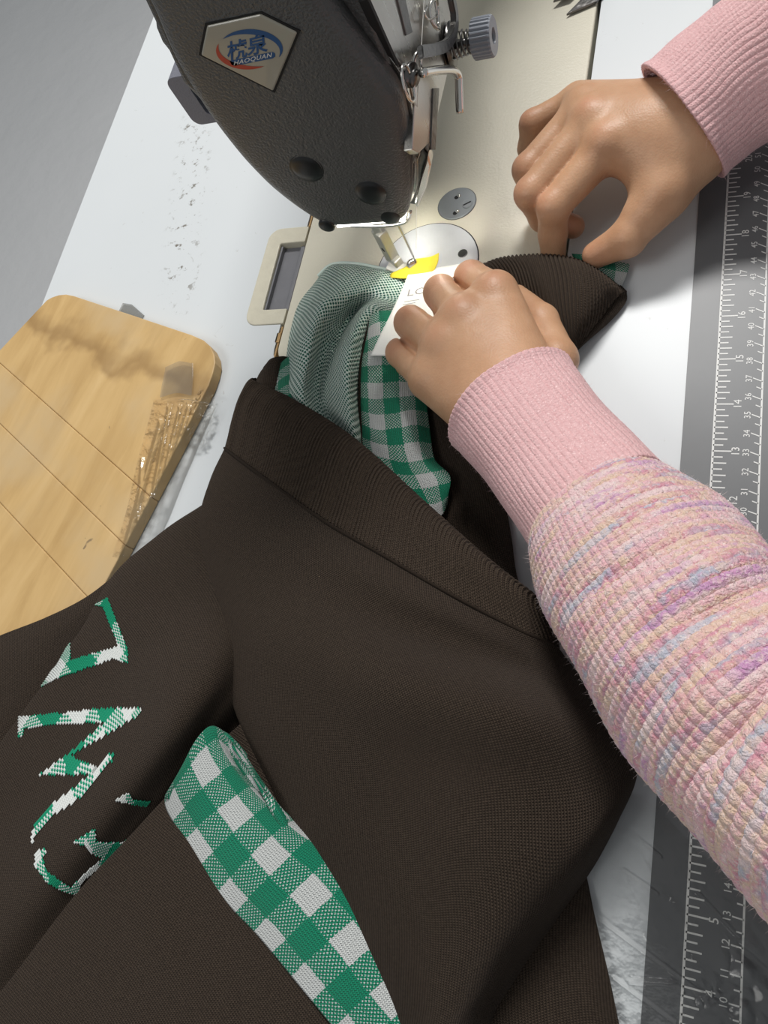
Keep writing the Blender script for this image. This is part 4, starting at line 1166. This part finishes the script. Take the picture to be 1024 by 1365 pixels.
# ------------------------------------------------------------------ sleeves
def tube(path, rad, nt, nl, disp=None, squash=.9, phase=0):
    """path (k,3) metres, rad (k) metres -> grid (nl, nt+1, 3), uv in mm, normals"""
    p = crom(np.array(path), nl); r = crom(np.array([[x, 0, 0] for x in rad]), nl)[:, 0]
    t = np.gradient(p, axis=0); t /= np.linalg.norm(t, axis=1)[:, None]
    upv = np.array([0, 0, 1.0]); s = np.cross(t, upv); s /= np.linalg.norm(s, axis=1)[:, None]; u2 = np.cross(s, t)
    th = np.linspace(0, 2 * PI, nt + 1) + phase
    n_ = s[:, None] * np.cos(th)[None, :, None] + u2[:, None] * np.sin(th)[None, :, None] * squash
    g = p[:, None] + n_ * r[:, None, None]
    arc = np.r_[0, np.cumsum(np.linalg.norm(np.diff(p, axis=0), axis=1))] * 1000
    U = th[None] * r.mean() * 1000 + 0 * g[..., 0]; Vv = arc[:, None] + 0 * g[..., 0]
    nn = n_ / np.linalg.norm(n_, axis=2)[..., None]
    if disp is not None: g = g + nn * disp(U, Vv, th[None] + 0 * U, g)[..., None]
    return g, np.stack([U, Vv], 2), nn
def fuzz(name, g, nn, count, L, m, parent, seed):
    r = np.random.RandomState(seed); i = r.randint(0, g.shape[0], count); j = r.randint(0, g.shape[1], count)
    p = g[i, j]; n_ = nn[i, j] + r.normal(size=(count, 3)) * .75; n_ /= np.linalg.norm(n_, axis=1)[:, None]
    ln = L * r.uniform(.35, 1.0, count) ** 1.3; side = np.cross(n_, r.normal(size=(count, 3))); side /= np.linalg.norm(side, axis=1)[:, None]
    bend = r.normal(size=(count, 3)) * .35
    q1 = p + n_ * ln[:, None] * .5; n2 = n_ + bend; q2 = q1 + n2 * ln[:, None] * .5
    w_ = .000045
    V = np.stack([p - side * w_, p + side * w_, q1 - side * w_, q1 + side * w_, q2], 1).reshape(-1, 3)
    b = (np.arange(count) * 5)[:, None]
    F = [tuple(x) for x in (b + np.array([[0, 1, 3, 2]])).tolist()] + [tuple(x) for x in (b + np.array([[2, 3, 4]])).tolist()]
    me = bpy.data.meshes.new(name); me.from_pydata(V.tolist(), [], F)
    o = link(name, me, m, parent); o['kind'] = 'stuff'; return o
def sleeve_piece(name, path, rad, nt, nl, m, disp, thick, fz, label=None, squash=.9, seed=3):
    g, uv, nn = tube(path, rad, nt, nl, disp, squash)
    o = grid_mesh(name, g, m, person, uv, thick, closed_u=True)
    if label: o['label'] = label
    f = fuzz('fuzz', g, nn, fz[0], fz[1], fz[2], o, seed)
    return o
def rib_disp(pitch_n, amp, lip):
    def f(U, V, T, g): return np.abs(np.sin(T * pitch_n / 2)) * amp - amp + np.exp(-(V / 3.0) ** 2) * lip + vnoise(g, .03, 3) * .0008
    return f
# left arm: pink ribbed cuff, then the multicolour sleeve
A = [P(681, 536, 40), P(735, 604, 44), P(800, 682, 50)]
Bp = [P(796, 675, 50), P(842, 744, 56), P(912, 842, 64), P(990, 930, 72), P(1085, 1015, 80), P(1250, 1110, 92)]
sleeve_piece('ribbed_cuff', A, [.0315, .0292, .0306], 640, 130, M['pink'], rib_disp(66, .0024, .0010), .0025, (24000, .0048, M['fuzz']), 'pink ribbed cuff', .86, 3)
def row_disp(U, V, T, g):
    row = np.abs(np.sin(V * PI / 3.4)) ** .7; st = np.abs(np.sin(U * PI / 3.6 + np.floor(V / 3.4) * 0.0))
    sag = vnoise(g, .05, 8) * .0022 + vnoise(g, .11, 12) * .003
    end = np.exp(-(V / 5) ** 2) * -.0022
    px = project(g)
    def valley(a, b, w_, k):
        a, b = np.array(a, float), np.array(b, float); ab = b - a; t = np.clip(((px - a) @ ab) / (ab @ ab), 0, 1)
        d = np.linalg.norm(px - a - t[..., None] * ab, axis=-1); return -k * np.exp(-(d / w_) ** 2) * np.sin(PI * np.clip(t, .08, .92))
    up = np.clip(np.sin(T), 0, 1)
    fold = (valley((1060, 770), (880, 850), 22, .0045) + valley((1050, 900), (930, 1040), 16, .0050) + valley((760, 800), (900, 740), 16, .0018)
            - valley((1060, 725), (900, 790), 26, .0030) - valley((1040, 850), (880, 990), 24, .0030)) * up
    return row * st ** .6 * .0021 - .0012 + sag + end + fold
sleeve_piece('multicolour_sleeve', Bp, [.0302, .0368, .0392, .0405, .043, .050], 440, 620, M['melange'], row_disp, .0025, (60000, .0052, M['fuzz2']), 'multicolour pastel striped sleeve', .90, 4)
# right arm: pink ribbed cuff and sleeve
A = [P(910, 163, 40), P(960, 121, 46), P(1012, 86, 52), P(1080, 45, 60), P(1220, -20, 76)]
sleeve_piece('ribbed_cuff', A, [.0330, .0335, .0345, .037, .043], 560, 200, M['pink'], rib_disp(66, .0020, .0012), .0025, (30000, .0048, M['fuzz']), 'pink ribbed cuff', .92, 5)
tag(person, 'person in a fuzzy pink and pastel knit sweater guiding the label under the needle', 'person')

# ------------------------------------------------------------------ thread snips, films
snip = empty('thread_snips', tuple(P(790, -20, 4)))
def blade(pxs, z0, z1, name, m):
    return bm_obj(name, prism([tuple(P(*p, 3)[:2]) for p in pxs], z0, z1, .0003), m, snip)
blade([(755, 19), (772, 2), (790, -30), (830, -80), (850, -60), (815, -20), (795, 2)], .0016, .0032, 'blade', M['darksteel'])
blade([(738, 5), (752, -10), (780, -50), (810, -90), (826, -82), (790, -30), (760, -2)], .0035, .0050, 'blade', M['darksteel'])
tag(snip, 'dark steel thread snips with pointed blades at the back of the machine bed', 'snips')

def sheet(name, rows, nu, nv, parent, hfun, thick=0, mat_='film'):
    g = patch_grid(rows, nu, nv); px = project(g); n_ = grid_normals(g)
    g = g + n_ * hfun(px, g)[..., None]
    return grid_mesh(name, g, M[mat_], parent, arc_uv(g), thick)
def ridge(px, a, b, wpx, h):
    a, b = np.array(a, float), np.array(b, float); ab = b - a; L = np.linalg.norm(ab)
    t = ((px - a) @ ab) / L ** 2; d = np.linalg.norm(px - a - np.clip(t, 0, 1)[..., None] * ab, axis=-1)
    return np.maximum(0, 1 - d / wpx) * h
# clear film stretched round the board's right edge
def hb_(px, g):
    h = np.abs(vnoise(g, .03, 31)) * .0006
    for a, b, w_, k in [((226, 540), (196, 700), 4, .0020), ((240, 540), (214, 650), 3, .0016), ((215, 560), (165, 735), 5, .0022), ((190, 610), (184, 690), 4, .0015), ((252, 540), (205, 690), 4, .0018)]: h = h + ridge(px, a, b, w_, k)
    return h
sheet('stretched_film', [
    [(204, 532, 9.6), (224, 532, 9.8), (247, 532, 9.8), (271, 536, 9.2), (287, 540, .8)],
    [(202, 544, 9.6), (221, 544, 9.8), (244, 540, 9.8), (268, 544, 9.2), (284, 548, .8)],
    [(184, 610, 9.6), (200, 612, 9.8), (216, 614, 9.8), (236, 618, 9.2), (252, 622, .8)],
    [(168, 680, 9.6), (180, 684, 9.8), (192, 688, 9.8), (206, 692, 9.2), (222, 696, .8)],
    [(150, 740, 9.6), (160, 742, 9.8), (168, 744, 9.8), (176, 746, 9.2), (192, 752, .8)]], 90, 180, board, hb_)
def crumple(px, g): return vnoise(g, .010, 41) * .004 + np.abs(vnoise(g, .005, 43)) * .0035 + .004
sheet('crumpled_film', [
    [(270, 522, 5), (278, 526, 4), (286, 530, 2)], [(258, 545, 6), (272, 548, 5), (288, 552, 2)],
    [(252, 568, 6), (266, 572, 5), (282, 576, 2)], [(252, 585, 3), (264, 592, 3), (276, 600, 1.5)]], 60, 90, board, crumple)
def tabh(px, g): return ridge(px, (218, 492), (240, 482), 2, .0006) + ridge(px, (257, 480), (257, 540), 2.5, .0012)
M['greyfilm'] = plain('grey_tape', (.20, .20, .18), .25, alpha=.35)
sheet('tape_tab', [[(221, 490, 10.8), (240, 482, 11), (258, 485, 11)], [(216, 512, 10.8), (238, 506, 11), (258, 505, 11)], [(213, 530, 10.8), (236, 524, 11), (257, 528, 11)]], 30, 30, board, tabh, 0, 'greyfilm')
bm_obj('tape_tab', prism([tuple(P(*p, 1)[:2]) for p in [(158, 416), (164, 404), (176, 406), (192, 420), (186, 430)]], .0004, .0012), M['greyfilm'], board)
# creased clear film lying on the table corner and the ruler
film_root = empty('plastic_film', tuple(P(900, 1300, 0)))
lines = [((790, 1215), (935, 1325)), ((935, 1325), (1040, 1400)), ((800, 1080), (880, 1142)), ((830, 1160), (876, 1192)), ((818, 1300), (900, 1362)), ((985, 1262), (1030, 1300)), ((930, 1190), (985, 1250))]
def fh(px, g):
    h = np.zeros(px.shape[:2])
    for a, b in lines: h = np.maximum(h, ridge(px, a, b, 2.6, .0012))
    h = np.maximum(h, ridge(px, (840, 1306), (898, 1310), 4, .0035)); h = np.maximum(h, ridge(px, (893, 1308), (910, 1322), 3, .0022))
    blob = np.exp(-(((px[..., 0] - 990) / 34) ** 2 + ((px[..., 1] - 1318) / 46) ** 2))
    h = h + blob * (np.abs(vnoise(g, .011, 51)) * .004) + np.exp(-(((px[..., 0] - 945) / 16) ** 2 + ((px[..., 1] - 1330) / 14) ** 2)) * np.abs(vnoise(g, .005, 53)) * .003
    return h
sheet('creased_sheet', [
    [(782, 1060, .9), (860, 1066, .9), (950, 1150, .9), (1060, 1200, .9)],
    [(790, 1150, .9), (880, 1160, .9), (970, 1210, .9), (1070, 1260, .9)],
    [(800, 1260, .9), (890, 1270, .9), (980, 1290, .9), (1080, 1330, .9)],
    [(810, 1380, .9), (890, 1390, .9), (990, 1400, .9), (1090, 1420, .9)],
    [(830, 1480, .9), (900, 1490, .9), (1000, 1500, .9), (1100, 1510, .9)]], 240, 320, film_root, fh)
tag(film_root, 'creased clear plastic film lying over the ruler strip and table corner', 'plastic film')
for o in list(bpy.data.objects):
    if o.type == 'EMPTY' and o.parent is None: adopt(o)
